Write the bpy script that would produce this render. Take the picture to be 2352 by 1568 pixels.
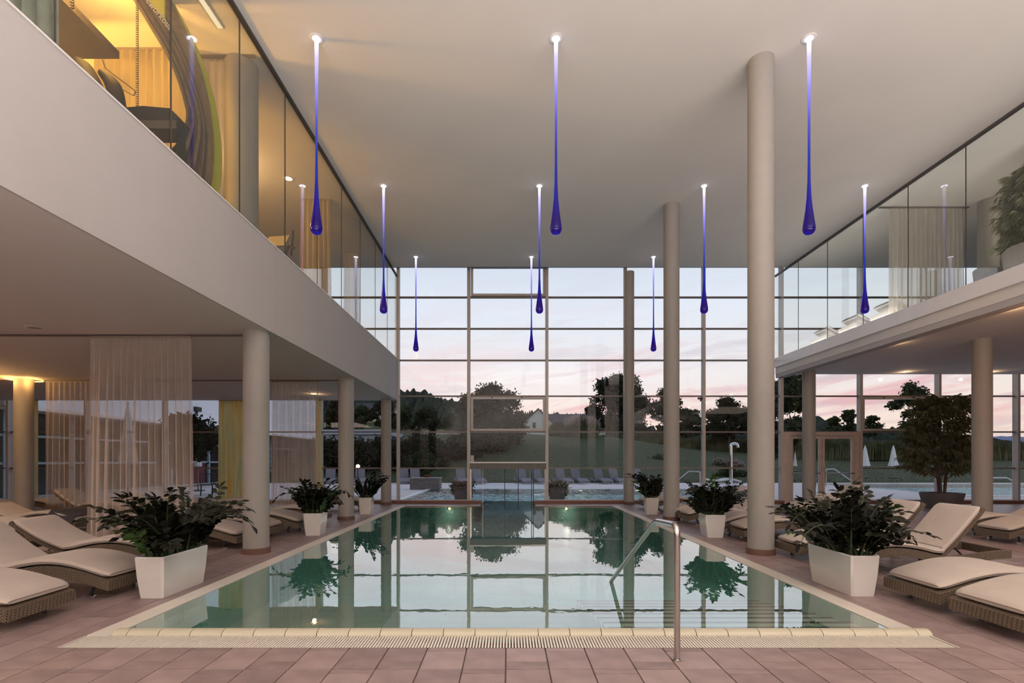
import bpy, math, random
from mathutils import Vector, Matrix, noise
R = random.Random(7)
for o in list(bpy.data.objects): bpy.data.objects.remove(o)
SC = bpy.context.scene
COL = SC.collection
PI = math.pi

# ------------------------------------------------------------------ camera
F = 1150.0; CX, CY, EYE = 1168.0, 1057.0, 1.45
cd = bpy.data.cameras.new('camera'); cam = bpy.data.objects.new('camera', cd); COL.objects.link(cam)
cam.location = (0, 0, EYE); cam.rotation_euler = (PI/2, 0, 0)
cd.sensor_width = 36; cd.lens = F/2352*36
cd.shift_x = (1176-CX)/2352; cd.shift_y = (CY-784)/2352
cd.clip_end = 3000; cd.clip_start = .05
SC.camera = cam
def P(px, py, d):                                   # a point of the place seen at a pixel, at depth d
    return Vector(((px-CX)/F*d, d, EYE-(py-CY)/F*d))

# ------------------------------------------------------------------ node helpers
def nn(nt, t, **k):
    n = nt.nodes.new(t)
    for a, b in k.items(): setattr(n, a, b)
    return n
def ramp(nt, fac, stops, interp='LINEAR'):
    n = nn(nt, 'ShaderNodeValToRGB'); n.color_ramp.interpolation = interp
    e = n.color_ramp.elements
    while len(e) < len(stops): e.new(.5)
    for i, (p, c) in enumerate(stops):
        e[i].position = p; e[i].color = (*c, 1) if len(c) == 3 else c
    nt.links.new(fac, n.inputs[0]); return n
def math_(nt, op, a, b=None, clamp=False):
    n = nn(nt, 'ShaderNodeMath', operation=op); n.use_clamp = clamp
    for i, v in enumerate((a, b)):
        if v is None: continue
        if hasattr(v, 'is_linked') or isinstance(v, bpy.types.NodeSocket): nt.links.new(v, n.inputs[i])
        else: n.inputs[i].default_value = v
    return n.outputs[0]

# ------------------------------------------------------------------ world: dusk sky
w = bpy.data.worlds.new('sky'); SC.world = w; w.use_nodes = True
nt = w.node_tree; nt.nodes.clear()
tc = nn(nt, 'ShaderNodeTexCoord'); sp = nn(nt, 'ShaderNodeSeparateXYZ'); nt.links.new(tc.outputs['Generated'], sp.inputs[0])
X_, Y_, Z_ = sp.outputs
base = ramp(nt, Z_, [(0, (.90, .70, .58)), (.07, (.92, .74, .66)), (.15, (.86, .79, .80)), (.28, (.76, .80, .90)), (.55, (.45, .52, .68)), (1, (.26, .33, .50))])
cmb = nn(nt, 'ShaderNodeCombineXYZ')
zs = math_(nt, 'ADD', math_(nt, 'MULTIPLY', Z_, 17), math_(nt, 'MULTIPLY', X_, -2.2))
nt.links.new(math_(nt, 'MULTIPLY', X_, 2.3), cmb.inputs[0]); nt.links.new(math_(nt, 'MULTIPLY', Y_, 2.3), cmb.inputs[1]); nt.links.new(zs, cmb.inputs[2])
no = nn(nt, 'ShaderNodeTexNoise'); no.inputs['Scale'].default_value = 1.7; no.inputs['Detail'].default_value = 7; no.inputs['Roughness'].default_value = .62; no.inputs['Distortion'].default_value = .5
nt.links.new(cmb.outputs[0], no.inputs['Vector'])
cl = ramp(nt, no.outputs['Fac'], [(.47, (0, 0, 0)), (.60, (1, 1, 1))])
band = ramp(nt, Z_, [(.02, (.25, .25, .25)), (.10, (1, 1, 1)), (.17, (.55, .55, .55)), (.30, (.10, .10, .10)), (.6, (.08, .08, .08))])
side = ramp(nt, X_, [(0, (.55, .55, .55)), (.12, (.9, .9, .9)), (.5, (1, 1, 1))])
no2 = nn(nt, 'ShaderNodeTexNoise'); no2.inputs['Scale'].default_value = 1.3; no2.inputs['Detail'].default_value = 3; nt.links.new(cmb.outputs[0], no2.inputs['Vector'])
ccol = ramp(nt, no2.outputs['Fac'], [(.36, (.88, .42, .43)), (.6, (.50, .42, .50))])
fac = math_(nt, 'MULTIPLY', math_(nt, 'MULTIPLY', cl.outputs[0], band.outputs[0]), side.outputs[0])
mx = nn(nt, 'ShaderNodeMixRGB'); nt.links.new(math_(nt, 'MULTIPLY', fac, .85), mx.inputs[0]); nt.links.new(base.outputs[0], mx.inputs[1]); nt.links.new(ccol.outputs[0], mx.inputs[2])
bg = nn(nt, 'ShaderNodeBackground'); bg.inputs[1].default_value = 1.12; nt.links.new(mx.outputs[0], bg.inputs[0])
ow = nn(nt, 'ShaderNodeOutputWorld'); nt.links.new(bg.outputs[0], ow.inputs[0])

# ------------------------------------------------------------------ unseen fill lights added for the hall, and gym and lounge lamps
def area(name, loc, rot, sx, sy, power, col):
    l = bpy.data.lights.new(name, 'AREA'); l.shape = 'RECTANGLE'; l.size = sx; l.size_y = sy; l.energy = power; l.color = col
    o = bpy.data.objects.new(name, l); COL.objects.link(o); o.location = loc; o.rotation_euler = rot; return o
def point(name, loc, power, col, r=.05):
    l = bpy.data.lights.new(name, 'POINT'); l.energy = power; l.color = col; l.shadow_soft_size = r
    o = bpy.data.objects.new(name, l); COL.objects.link(o); o.location = loc; return o
area('hall_fill', (2.0, -3.2, 7.5), (0, 0, 0), 17, 6, 250, (1, .92, .85))  # unseen broad fill behind the camera, added to brighten the hall
area('ceiling_fill_up', (2.0, -2.4, 2.3), (PI, 0, 0), 17, 5, 2700, (1, .92, .86))  # added upward fill out of view, lifts the ceiling
area('gallery_fill_up', (9.35, 6.0, 4.93), (PI, 0, 0), .25, 20, 170, (1, .91, .84))  # added strip hidden behind the slab edge, brightens the ceiling from the side
point('gym_light', (-7.3, 6.9, 5.6), 560, (1, .50, .08), .2)
point('gym_light', (-5.7, 6.7, 5.25), 40, (1, .62, .16), .1)
point('gym_light', (-5.2, 6.2, 7.2), 120, (1, .52, .10), .2)
point('gym_light', (-5.9, 10.3, 6.9), 60, (1, .60, .28), .15)
point('lounge_light', (12.4, 10.0, 7.0), 70, (1, .86, .70), .3)
point('lounge_light', (9.9, 8.4, 4.1), 55, (1, .50, .20), .12)
point('lounge_light', (-12.0, 10.6, 3.25), 60, (1, .58, .22), .12)
area('lounge_fill', (-9.6, 5.4, 3.45), (0, 0, 0), 3, 4, 180, (1, .80, .66))  # added fill out of frame under the left soffit, lifts curtains and deck
area('lounge_fill', (12.6, 5.2, 4.3), (0, 0, 0), 3, 4, 70, (1, .80, .66))  # matching added fill, out of frame under the right gallery

SC.view_settings.view_transform = 'Standard'; SC.view_settings.look = 'None'
SC.view_settings.gamma = 1; SC.view_settings.use_curve_mapping = False
SC.view_settings.exposure = 0.0
cy = SC.cycles
cy.max_bounces = 8; cy.diffuse_bounces = 3; cy.glossy_bounces = 3; cy.transmission_bounces = 4; cy.transparent_max_bounces = 24
cy.caustics_reflective = False; cy.caustics_refractive = False; cy.use_denoising = True
cy.sample_clamp_indirect = 4; cy.use_adaptive_sampling = True; cy.adaptive_threshold = .07

# ------------------------------------------------------------------ materials
MC = {}
def mat(name, col, rough=.6, metal=0, var=.06, vscale=6, bump=0, bscale=60, col2=None, spec=.5, coat=0):
    if name in MC: return MC[name]
    m = bpy.data.materials.new(name); m.use_nodes = True; nt = m.node_tree; b = nt.nodes['Principled BSDF']
    b.inputs['Roughness'].default_value = rough; b.inputs['Metallic'].default_value = metal
    b.inputs['Specular IOR Level'].default_value = spec; b.inputs['Coat Weight'].default_value = coat
    tc = nn(nt, 'ShaderNodeTexCoord'); no = nn(nt, 'ShaderNodeTexNoise'); no.inputs['Scale'].default_value = vscale; no.inputs['Detail'].default_value = 4
    nt.links.new(tc.outputs['Object'], no.inputs['Vector'])
    c2 = col2 or tuple(min(1, c*(1+var)) for c in col); c1 = col if col2 else tuple(c*(1-var) for c in col)
    r = ramp(nt, no.outputs['Fac'], [(.35, c1), (.65, c2)]); nt.links.new(r.outputs[0], b.inputs['Base Color'])
    if bump:
        n2 = nn(nt, 'ShaderNodeTexNoise'); n2.inputs['Scale'].default_value = bscale; nt.links.new(tc.outputs['Object'], n2.inputs['Vector'])
        bp = nn(nt, 'ShaderNodeBump'); bp.inputs['Strength'].default_value = bump; bp.inputs['Distance'].default_value = .01
        nt.links.new(n2.outputs['Fac'], bp.inputs['Height']); nt.links.new(bp.outputs[0], b.inputs['Normal'])
    MC[name] = m; return m
def emis(name, col, s):
    if name in MC: return MC[name]
    m = bpy.data.materials.new(name); m.use_nodes = True; nt = m.node_tree; nt.nodes.clear()
    e = nn(nt, 'ShaderNodeEmission'); e.inputs[0].default_value = (*col, 1); e.inputs[1].default_value = s
    o = nn(nt, 'ShaderNodeOutputMaterial'); nt.links.new(e.outputs[0], o.inputs[0]); MC[name] = m; return m
def glass(name, tint, ior=1.5, rough=0.0, power=1.0, extra=0, bump=0, bscale=3, dist=.02):
    m = bpy.data.materials.new(name); m.use_nodes = True; nt = m.node_tree; nt.nodes.clear()
    t = nn(nt, 'ShaderNodeBsdfTransparent'); t.inputs[0].default_value = (*tint, 1)
    g = nn(nt, 'ShaderNodeBsdfGlossy'); g.inputs['Roughness'].default_value = rough
    fr = nn(nt, 'ShaderNodeLayerWeight'); fr.inputs[0].default_value = .5
    f0 = ((ior-1)/(ior+1))**2
    sch = math_(nt, 'ADD', math_(nt, 'MULTIPLY', math_(nt, 'POWER', fr.outputs['Facing'], 5), 1-f0), f0)
    f = math_(nt, 'ADD', math_(nt, 'POWER', sch, power), extra, True)
    mx = nn(nt, 'ShaderNodeMixShader'); nt.links.new(f, mx.inputs[0]); nt.links.new(t.outputs[0], mx.inputs[1]); nt.links.new(g.outputs[0], mx.inputs[2])
    if bump:
        tc = nn(nt, 'ShaderNodeTexCoord'); no = nn(nt, 'ShaderNodeTexNoise'); no.inputs['Scale'].default_value = bscale; no.inputs['Detail'].default_value = 3
        nt.links.new(tc.outputs['Object'], no.inputs['Vector'])
        bp = nn(nt, 'ShaderNodeBump'); bp.inputs['Strength'].default_value = bump; bp.inputs['Distance'].default_value = dist
        nt.links.new(no.outputs['Fac'], bp.inputs['Height']); nt.links.new(bp.outputs[0], g.inputs['Normal'])
        nt.links.new(bp.outputs[0], fr.inputs['Normal']) if bump > .3 else None
    o = nn(nt, 'ShaderNodeOutputMaterial'); nt.links.new(mx.outputs[0], o.inputs[0]); MC[name] = m; return m
def cloth_sheer(name, col, op):
    m = bpy.data.materials.new(name); m.use_nodes = True; nt = m.node_tree; nt.nodes.clear()
    t = nn(nt, 'ShaderNodeBsdfTransparent'); d = nn(nt, 'ShaderNodeBsdfDiffuse'); tr = nn(nt, 'ShaderNodeBsdfTranslucent')
    tc = nn(nt, 'ShaderNodeTexCoord'); no = nn(nt, 'ShaderNodeTexNoise'); no.inputs['Scale'].default_value = 5
    nt.links.new(tc.outputs['Object'], no.inputs['Vector'])
    r = ramp(nt, no.outputs['Fac'], [(.3, tuple(c*.92 for c in col)), (.7, col)])
    for s in (d, tr): nt.links.new(r.outputs[0], s.inputs[0])
    a = nn(nt, 'ShaderNodeMixShader'); a.inputs[0].default_value = .5; nt.links.new(d.outputs[0], a.inputs[1]); nt.links.new(tr.outputs[0], a.inputs[2])
    lw = nn(nt, 'ShaderNodeLayerWeight'); lw.inputs[0].default_value = .45
    f = math_(nt, 'ADD', math_(nt, 'MULTIPLY', lw.outputs['Facing'], .45), op, True)
    mx = nn(nt, 'ShaderNodeMixShader'); nt.links.new(f, mx.inputs[0]); nt.links.new(t.outputs[0], mx.inputs[1]); nt.links.new(a.outputs[0], mx.inputs[2])
    o = nn(nt, 'ShaderNodeOutputMaterial'); nt.links.new(mx.outputs[0], o.inputs[0]); MC[name] = m; return m

M_wall = mat('plaster', (.62, .57, .555), .8, var=.02, vscale=1.2, bump=.05, bscale=200)
M_ceil = mat('ceiling_paint', (.76, .72, .69), .85, var=.015, vscale=1)
M_col = mat('column_paint', (.335, .31, .285), .6, var=.02)
M_alu = mat('frame_metal', (.52, .47, .44), .45, .15, var=.03)
M_slab = mat('slab_plaster', (.50, .47, .465), .8, var=.02, vscale=1.2, bump=.05, bscale=200)
M_white = mat('white_panel', (.88, .85, .84), .35, .1, var=.015, vscale=2)
M_dark = mat('dark_metal', (.03, .03, .035), .4, .3)
M_steel = mat('steel', (.55, .52, .50), .22, 1.0, var=.03, bump=.02)
M_chrome = mat('chrome', (.8, .8, .82), .08, 1.0, var=.01)
M_base = mat('brown_skirting', (.16, .085, .065), .5)
M_glass = glass('window_glass', (.975, .985, .98), 1.32)
M_gglass = glass('gallery_glass', (.93, .95, .93), 1.6, power=.85)
M_cgl = glass('door_glass', (.90, .96, .98), 1.4)
M_ceramic = mat('white_glazed_planter', (.72, .68, .64), .12, var=.01, coat=.6)
M_soil = mat('soil', (.03, .02, .015), .9, bump=.5)
M_cush = mat('beige_cushion', (.52, .44, .385), .9, var=.04, vscale=4, bump=.15, bscale=25)
M_cush2 = mat('pale_cushion', (.70, .68, .68), .9, var=.03)
M_grey = mat('grey_mesh', (.20, .19, .205), .7)
M_stem = mat('green_stem', (.05, .08, .03), .5)
M_leaf = mat('dark_leaf', (.009, .010, .007), .45, col2=(.022, .022, .013), vscale=9, spec=.2)
M_leaf2 = mat('fresh_leaf', (.06, .14, .03), .35, var=.2)
M_fic = mat('long_leaf', (.085, .095, .04), .5, col2=(.22, .20, .11), vscale=2)
M_bark = mat('bark', (.14, .09, .06), .8, bump=.4)
M_canvas = mat('canvas', (.75, .75, .75), .8, var=.04)
M_stone = mat('grey_pot', (.13, .115, .12), .65, bump=.2)
M_sheer = cloth_sheer('sheer_voile', (.80, .70, .63), .40)
M_sheer2 = cloth_sheer('gym_voile', (.75, .62, .36), .75)
M_sheer3 = cloth_sheer('lounge_voile', (.74, .68, .60), .66)
M_coping = mat('cream_coping', (.50, .455, .34), .35, var=.05, vscale=3, coat=.2)
M_slat = mat('cream_slat', (.66, .60, .53), .45, var=.04, vscale=2)
TILES = [mat('tile_a', (.280, .200, .190), .42, var=.14, vscale=5, bump=.06, bscale=80),
         mat('tile_b', (.320, .232, .220), .40, var=.12, vscale=5, bump=.06, bscale=80),
         mat('tile_c', (.245, .175, .168), .45, var=.16, vscale=5, bump=.06, bscale=80)]

def wicker():
    m = bpy.data.materials.new('wicker'); m.use_nodes = True; nt = m.node_tree; b = nt.nodes['Principled BSDF']; b.inputs['Roughness'].default_value = .55
    tc = nn(nt, 'ShaderNodeTexCoord'); br = nn(nt, 'ShaderNodeTexBrick'); br.inputs['Scale'].default_value = 19
    br.inputs['Color1'].default_value = (.30, .235, .165, 1); br.inputs['Color2'].default_value = (.23, .175, .12, 1); br.inputs['Mortar'].default_value = (.05, .03, .02, 1)
    br.inputs['Mortar Size'].default_value = .05; br.inputs['Brick Width'].default_value = .42; br.inputs['Row Height'].default_value = .2
    mp = nn(nt, 'ShaderNodeMapping'); mp.inputs['Rotation'].default_value = (.6, .3, .5)
    nt.links.new(tc.outputs['Object'], mp.inputs[0]); nt.links.new(mp.outputs[0], br.inputs['Vector']); nt.links.new(br.outputs['Color'], b.inputs['Base Color'])
    bp = nn(nt, 'ShaderNodeBump'); bp.inputs['Strength'].default_value = .6; bp.inputs['Distance'].default_value = .01; bp.invert = True
    nt.links.new(br.outputs['Fac'], bp.inputs['Height']); nt.links.new(bp.outputs[0], b.inputs['Normal']); return m
M_wick = wicker()
def stripes(name, stops, scale, rough=.85, transl=.4):
    m = bpy.data.materials.new(name); m.use_nodes = True; nt = m.node_tree; nt.nodes.clear()
    tc = nn(nt, 'ShaderNodeTexCoord'); mp = nn(nt, 'ShaderNodeMapping'); mp.inputs['Scale'].default_value = (scale, 1, .25)
    nt.links.new(tc.outputs['Object'], mp.inputs[0]); no = nn(nt, 'ShaderNodeTexNoise'); no.inputs['Scale'].default_value = 2; no.inputs['Detail'].default_value = 5; nt.links.new(mp.outputs[0], no.inputs['Vector'])
    r = ramp(nt, no.outputs['Fac'], stops); d = nn(nt, 'ShaderNodeBsdfDiffuse'); t = nn(nt, 'ShaderNodeBsdfTranslucent')
    nt.links.new(r.outputs[0], d.inputs[0]); nt.links.new(r.outputs[0], t.inputs[0]); mx = nn(nt, 'ShaderNodeMixShader'); mx.inputs[0].default_value = transl
    nt.links.new(d.outputs[0], mx.inputs[1]); nt.links.new(t.outputs[0], mx.inputs[2]); o = nn(nt, 'ShaderNodeOutputMaterial'); nt.links.new(mx.outputs[0], o.inputs[0]); return m
M_yel = stripes('yellow_leafy_drape', [(.30, (.85, .50, .10)), (.45, (.80, .66, .30)), (.58, (.72, .72, .42)), (.7, (.35, .38, .12))], 4)
def foliage(name, a, b, transl=.25):
    m = bpy.data.materials.new(name); m.use_nodes = True; nt = m.node_tree; nt.nodes.clear()
    tc = nn(nt, 'ShaderNodeTexCoord'); no = nn(nt, 'ShaderNodeTexNoise'); no.inputs['Scale'].default_value = .7; no.inputs['Detail'].default_value = 6; nt.links.new(tc.outputs['Object'], no.inputs['Vector'])
    r = ramp(nt, no.outputs['Fac'], [(.35, a), (.68, b)]); d = nn(nt, 'ShaderNodeBsdfDiffuse'); t = nn(nt, 'ShaderNodeBsdfTranslucent')
    nt.links.new(r.outputs[0], d.inputs[0]); nt.links.new(r.outputs[0], t.inputs[0]); mx = nn(nt, 'ShaderNodeMixShader'); mx.inputs[0].default_value = transl
    nt.links.new(d.outputs[0], mx.inputs[1]); nt.links.new(t.outputs[0], mx.inputs[2]); o = nn(nt, 'ShaderNodeOutputMaterial'); nt.links.new(mx.outputs[0], o.inputs[0]); return m
M_tree = foliage('tree_leaves', (.020, .024, .014), (.055, .058, .035))
M_tree2 = foliage('tree_leaves_green', (.030, .042, .020), (.085, .10, .05))
M_hedge = foliage('hedge_leaves', (.022, .026, .016), (.065, .060, .040))
M_grass = foliage('tall_grass', (.05, .06, .025), (.16, .16, .09))
M_plume = foliage('grass_plumes', (.22, .18, .15), (.42, .36, .32))
M_forest = foliage('forest', (.022, .030, .024), (.060, .070, .050), 0)

# ------------------------------------------------------------------ mesh helpers
class MB:
    def __init__(s): s.v = []; s.f = []; s.m = []
    def add(s, vs, fs, mi=0):
        k = len(s.v); s.v += [tuple(v) for v in vs]; s.f += [tuple(i+k for i in f) for f in fs]; s.m += [mi]*len(fs)
    def box(s, x0, x1, y0, y1, z0, z1, mi=0):
        s.add([(x0,y0,z0),(x1,y0,z0),(x1,y1,z0),(x0,y1,z0),(x0,y0,z1),(x1,y0,z1),(x1,y1,z1),(x0,y1,z1)],
              [(0,3,2,1),(4,5,6,7),(0,1,5,4),(1,2,6,5),(2,3,7,6),(3,0,4,7)], mi)
    def poly(s, pts, mi=0): s.add(pts, [tuple(range(len(pts)))], mi)
    def prism(s, prof, a0, a1, axis='y', mi=0):       # prof: 2-D points, extruded along axis
        n = len(prof)
        def q(p, a): return (p[0], a, p[1]) if axis == 'y' else (a, p[0], p[1]) if axis == 'x' else (p[0], p[1], a)
        s.add([q(p, a0) for p in prof]+[q(p, a1) for p in prof],
              [tuple(range(n))[::-1], tuple(range(n, 2*n))]+[(i, (i+1) % n, n+(i+1) % n, n+i) for i in range(n)], mi)
    def tube(s, pts, r, n=8, mi=0, cap=True):
        pts = [Vector(p) for p in pts]; rs = r if isinstance(r, (list, tuple)) else [r]*len(pts)
        vs = []; up = None
        for i, p in enumerate(pts):
            t = (pts[min(i+1, len(pts)-1)]-pts[max(i-1, 0)])
            t = t.normalized() if t.length > 1e-9 else Vector((0, 0, 1))
            if up is None: up = Vector((0, 0, 1)) if abs(t.z) < .9 else Vector((1, 0, 0))
            a = up-t*up.dot(t)
            a = a.normalized() if a.length > 1e-6 else t.orthogonal().normalized()
            b = t.cross(a); up = a
            vs += [p+(a*math.cos(2*PI*k/n)+b*math.sin(2*PI*k/n))*rs[i] for k in range(n)]
        fs = [(i*n+k, i*n+(k+1) % n, (i+1)*n+(k+1) % n, (i+1)*n+k) for i in range(len(pts)-1) for k in range(n)]
        if cap: fs += [tuple(range(n))[::-1], tuple((len(pts)-1)*n+k for k in range(n))]
        s.add(vs, fs, mi)
    def lathe(s, prof, n=24, c=(0, 0, 0), mi=0, cap=True):
        vs = [(c[0]+r*math.cos(2*PI*k/n), c[1]+r*math.sin(2*PI*k/n), c[2]+z) for r, z in prof for k in range(n)]
        m = len(prof)
        fs = [(i*n+k, i*n+(k+1) % n, (i+1)*n+(k+1) % n, (i+1)*n+k) for i in range(m-1) for k in range(n)]
        if cap: fs += [tuple(range(n))[::-1], tuple((m-1)*n+k for k in range(n))]
        s.add(vs, fs, mi)
    def build(s, name, mats, parent=None, smooth=False, loc=(0, 0, 0)):
        me = mesh(name, s, mats, smooth); return link(name, me, parent, loc)
def mesh(name, s, mats, smooth=False):
    me = bpy.data.meshes.new(name); me.from_pydata(s.v, [], s.f)
    for m in (mats if isinstance(mats, (list, tuple)) else [mats]): me.materials.append(m)
    if any(s.m): me.polygons.foreach_set('material_index', s.m)
    if smooth: me.shade_smooth(); me.set_sharp_from_angle(angle=math.radians(40))
    return me
def link(name, data, parent=None, loc=(0, 0, 0)):
    o = bpy.data.objects.new(name, data); COL.objects.link(o); o.location = loc
    if parent: o.parent = parent
    return o
def tag(o, label=None, cat=None, group=None, kind=None):
    if label: o['label'] = label
    if cat: o['category'] = cat
    if group: o['group'] = group
    if kind: o['kind'] = kind
    return o
def thing(name, label, cat, loc=(0, 0, 0), rz=0, group=None):
    o = link(name, None, None, loc); o.rotation_euler = (0, 0, rz); o.empty_display_size = .1; return tag(o, label, cat, group)
def struct(name, label=None, loc=(0, 0, 0)):
    o = link(name, None, None, loc); return tag(o, label, None, None, 'structure')
def smoothstep(a, b, x):
    t = max(0, min(1, (x-a)/(b-a))); return t*t*(3-2*t)
# ================================================================== LARGE STRUCTURE
WY = 16.95                     # window wall
HC = 7.67                      # ceiling
GX0, GX1 = -3.73, 8.95         # gallery edges
POOL = 3.3; PY0, PY1 = 4.26, 16.0
b = MB(); b.box(-19.2, 22.2, -7, 16.1, HC, HC+.25)
tag(b.build('ceiling', M_ceil), 'smooth warm white ceiling over the pool hall', None, None, 'structure')
b = MB(); b.box(-19.2, 22.2, 15.9, 17.3, 8.1, 8.3); b.box(-19.2, 22.2, 16.0, 16.1, HC+.2, 8.12)
tag(b.build('ceiling', M_ceil), 'raised ceiling pocket along the head of the window wall', None, None, 'structure')
for nm, x0, x1, y0, y1 in (('wall_left', -19.2, -19, -7, 17), ('wall_right', 22, 22.2, -7, 17), ('wall_back', -19.2, 22.2, -7.2, -7)):
    b = MB(); b.box(x0, x1, y0, y1, -.02, 8.2); tag(b.build(nm, M_wall), 'plain plastered '+nm.replace('_', ' '), None, None, 'structure')
b = MB(); b.box(-8.7, -8.5, -7, 16.8, 4.86, HC); tag(b.build('wall_gym', mat('gym_plaster', (.66, .48, .22), .8)), 'ochre rear wall of the upstairs gym', None, None, 'structure')

# --- floor: base slab with real tiles on it
FB = mat('floor_base', (.13, .085, .075), .6)
fl = struct('floor', 'reddish brown stone tiled pool deck')
b = MB(); z = -.012
for x0, x1, y0, y1 in ((-19, 22, -7, 3.875), (-19, -POOL-.2, 3.875, WY), (POOL+.2, 22, 3.875, WY), (-POOL-.2, -.89, PY1+.03, WY), (.86, POOL+.2, PY1+.03, WY)):
    b.box(x0, x1, y0, y1, -.25, z)
b.build('screed', FB, fl)
TC = {}
def tile_mesh(w_, l_, sh):
    k = (round(w_, 3), round(l_, 3), sh)
    if k not in TC:
        q = MB(); g = .003; c = .0025; x0, x1, y0, y1 = -w_/2+g, w_/2-g, -l_/2+g, l_/2-g
        q.add([(x0, y0, -.012), (x1, y0, -.012), (x1, y1, -.012), (x0, y1, -.012), (x0+c, y0+c, 0), (x1-c, y0+c, 0), (x1-c, y1-c, 0), (x0+c, y1-c, 0)],
              [(4, 5, 6, 7), (0, 1, 5, 4), (1, 2, 6, 5), (2, 3, 7, 6), (3, 0, 4, 7)])
        TC[k] = mesh('tile', q, TILES[sh])
    return TC[k]
tiles = []
TW, TL = .302, .604
for i in range(-36, 40):
    cx = (i+.5)*TW - .02
    off = (i*.2) % TL
    j = -2
    while True:
        y0 = 2.4 + off + j*TL; y1 = y0+TL; j += 1
        if y0 > WY: break
        cuts = [(y0, y1)]
        if y0 < 3.475 < y1: cuts = [(y0, 3.475), (3.475, y1)]
        for a, c in cuts:
            a = max(a, 2.3); c = min(c, WY-.1)
            inx = abs(cx) < POOL+.2+TW/2
            if inx and c > 3.875 and a < PY1+.03:
                if a < 3.875: c = 3.875
                elif c > PY1+.1: a = PY1+.03
                else: continue
            if inx and a > 15.9 and -.89-.1 < cx < .86+.1: continue
            if c-a < .05: continue
            if inx and abs(cx) > POOL+.2-TW/2 and a > 3.8 and a < PY1: continue
            tiles.append((cx, (a+c)/2, TW, c-a))
# narrow deck edge strips beside the gutter
def seen(t):
    px = CX+t[0]/t[1]*F; return 0 < px < 2352 and t[1] > 3.0
tiles.sort(key=lambda t: (not seen(t), t[1]*t[1]+t[0]*t[0]*.25))
R.seed(3)
for cx, cy_, w_, l_ in tiles[:296]:
    o = link('tile', tile_mesh(w_, l_, R.choice((0, 0, 1, 2))), fl, (cx, cy_, 0))
b = MB()
for cx, cy_, w_, l_ in tiles[296:]:
    g = .003; x0, x1, y0, y1 = cx-w_/2+g, cx+w_/2-g, cy_-l_/2+g, cy_+l_/2-g
    if abs(cx) > 12 and False: continue
    b.add([(x0, y0, -.012), (x1, y0, -.012), (x1, y1, -.012), (x0, y1, -.012), (x0, y0, 0), (x1, y0, 0), (x1, y1, 0), (x0, y1, 0)],
          [(4, 5, 6, 7), (0, 1, 5, 4), (1, 2, 6, 5), (2, 3, 7, 6), (3, 0, 4, 7)], R.choice((0, 0, 1, 2)))
tag(b.build('tile_field', TILES, fl), kind='stuff')
b = MB()
for x0, x1 in ((-19, -36*TW-.02), (40*TW-.02, 22)): b.box(x0, x1, 1, WY, -.012, -.001)
b.box(-19, 22, -7, 2.29, -.012, -.001)
for s_ in (-1, 1): b.box(min(s_*3.5, s_*3.64), max(s_*3.5, s_*3.64), 3.875, WY-.1, -.012, -.0005)
b.build('far_paving', TILES[0], fl)

# --- pool
M_pooltile = mat('pool_tile', (.68, .72, .60), .4, var=.06, vscale=2)
M_teal = mat('teal_pool_tile', (.42, .78, .68), .3, var=.06, vscale=3)
M_nose = mat('step_nosing', (.05, .03, .025), .5)
pl = struct('pool_basin', 'indoor swimming pool basin lined with pale green tiles')
D = .5
b = MB()
b.box(-POOL-.2, -POOL, PY0-.14, PY1+.1, -D, -.03); b.box(POOL, POOL+.2, PY0-.14, PY1+.1, -D, -.03)
b.box(-POOL, POOL, PY0-.14, PY0, -D, -.03); b.box(-POOL, -.89, PY1, PY1+.2, -D, -.03); b.box(.86, POOL, PY1, PY1+.2, -D, -.03)
b.box(-1.1, -.89, PY1, 18.1, -D, -.03); b.box(.86, 1.1, PY1, 18.1, -D, -.03)
b.box(-POOL-.2, POOL+.2, PY0-.14, 18.1, -D-.1, -D-.02)
b.build('basin_shell', M_teal, pl)
b = MB(); y = PY0
row = 0
while y < PY1-.01:                       # floor tiles of the basin, real joints
    x = -POOL - (.25 if row % 2 else 0)
    while x < POOL:
        b.box(max(x, -POOL)+.004, min(x+.5, POOL)-.004, y+.004, min(y+.25, PY1)-.004, -D-.02, -D, 0 if y < 6.6 else 1); x += .5
    y += .25; row += 1
tag(b.build('floor_tiles', [M_pooltile, M_teal], pl), kind='stuff')
b = MB()
for s_ in (-1, 1):
    y = PY0
    while y < PY1-.01:
        x0 = s_*POOL; b.box(min(x0, x0-s_*.012), max(x0, x0-s_*.012), y+.004, min(y+.4, PY1)-.004, -.17, -.012); y += .4
x = -POOL
while x < POOL:
    if not (-1.2 < x+.2 < 1.2): b.box(x+.004, x+.396, PY1-.012, PY1, -.17, -.012)
    x += .4
tag(b.build('waterline_tiles', mat('waterline_tile', (.45, .85, .74), .15, var=.08, coat=.5), pl), kind='stuff')
for i in range(8):
    q = MB(); y1 = 4.5+.3*i; z_ = -.05*(i+1)
    q.box(.9, POOL, (PY0 if i == 0 else y1-.3), y1, -D, z_)
    q.box(.9, POOL, y1-.035, y1+.006, z_-.01, z_+.004, 1)
    q.build('pool_step', [M_pooltile, M_nose], pl)
for i, (x, y) in enumerate([(-2.35, 5.0), (-2.15, 5.2), (-2.0, 5.05), (-2.2, 5.45), (-1.95, 5.45), (-1.15, 4.9), (-1.0, 5.1), (-2.75, 5.15), (-1.3, 5.25)]):
    q = MB(); q.lathe([(.035, -D), (.035, -D+.008), (.028, -D+.012)], 14, (x, y, 0)); q.build('jet_nozzle', M_slat, pl, True)
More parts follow.
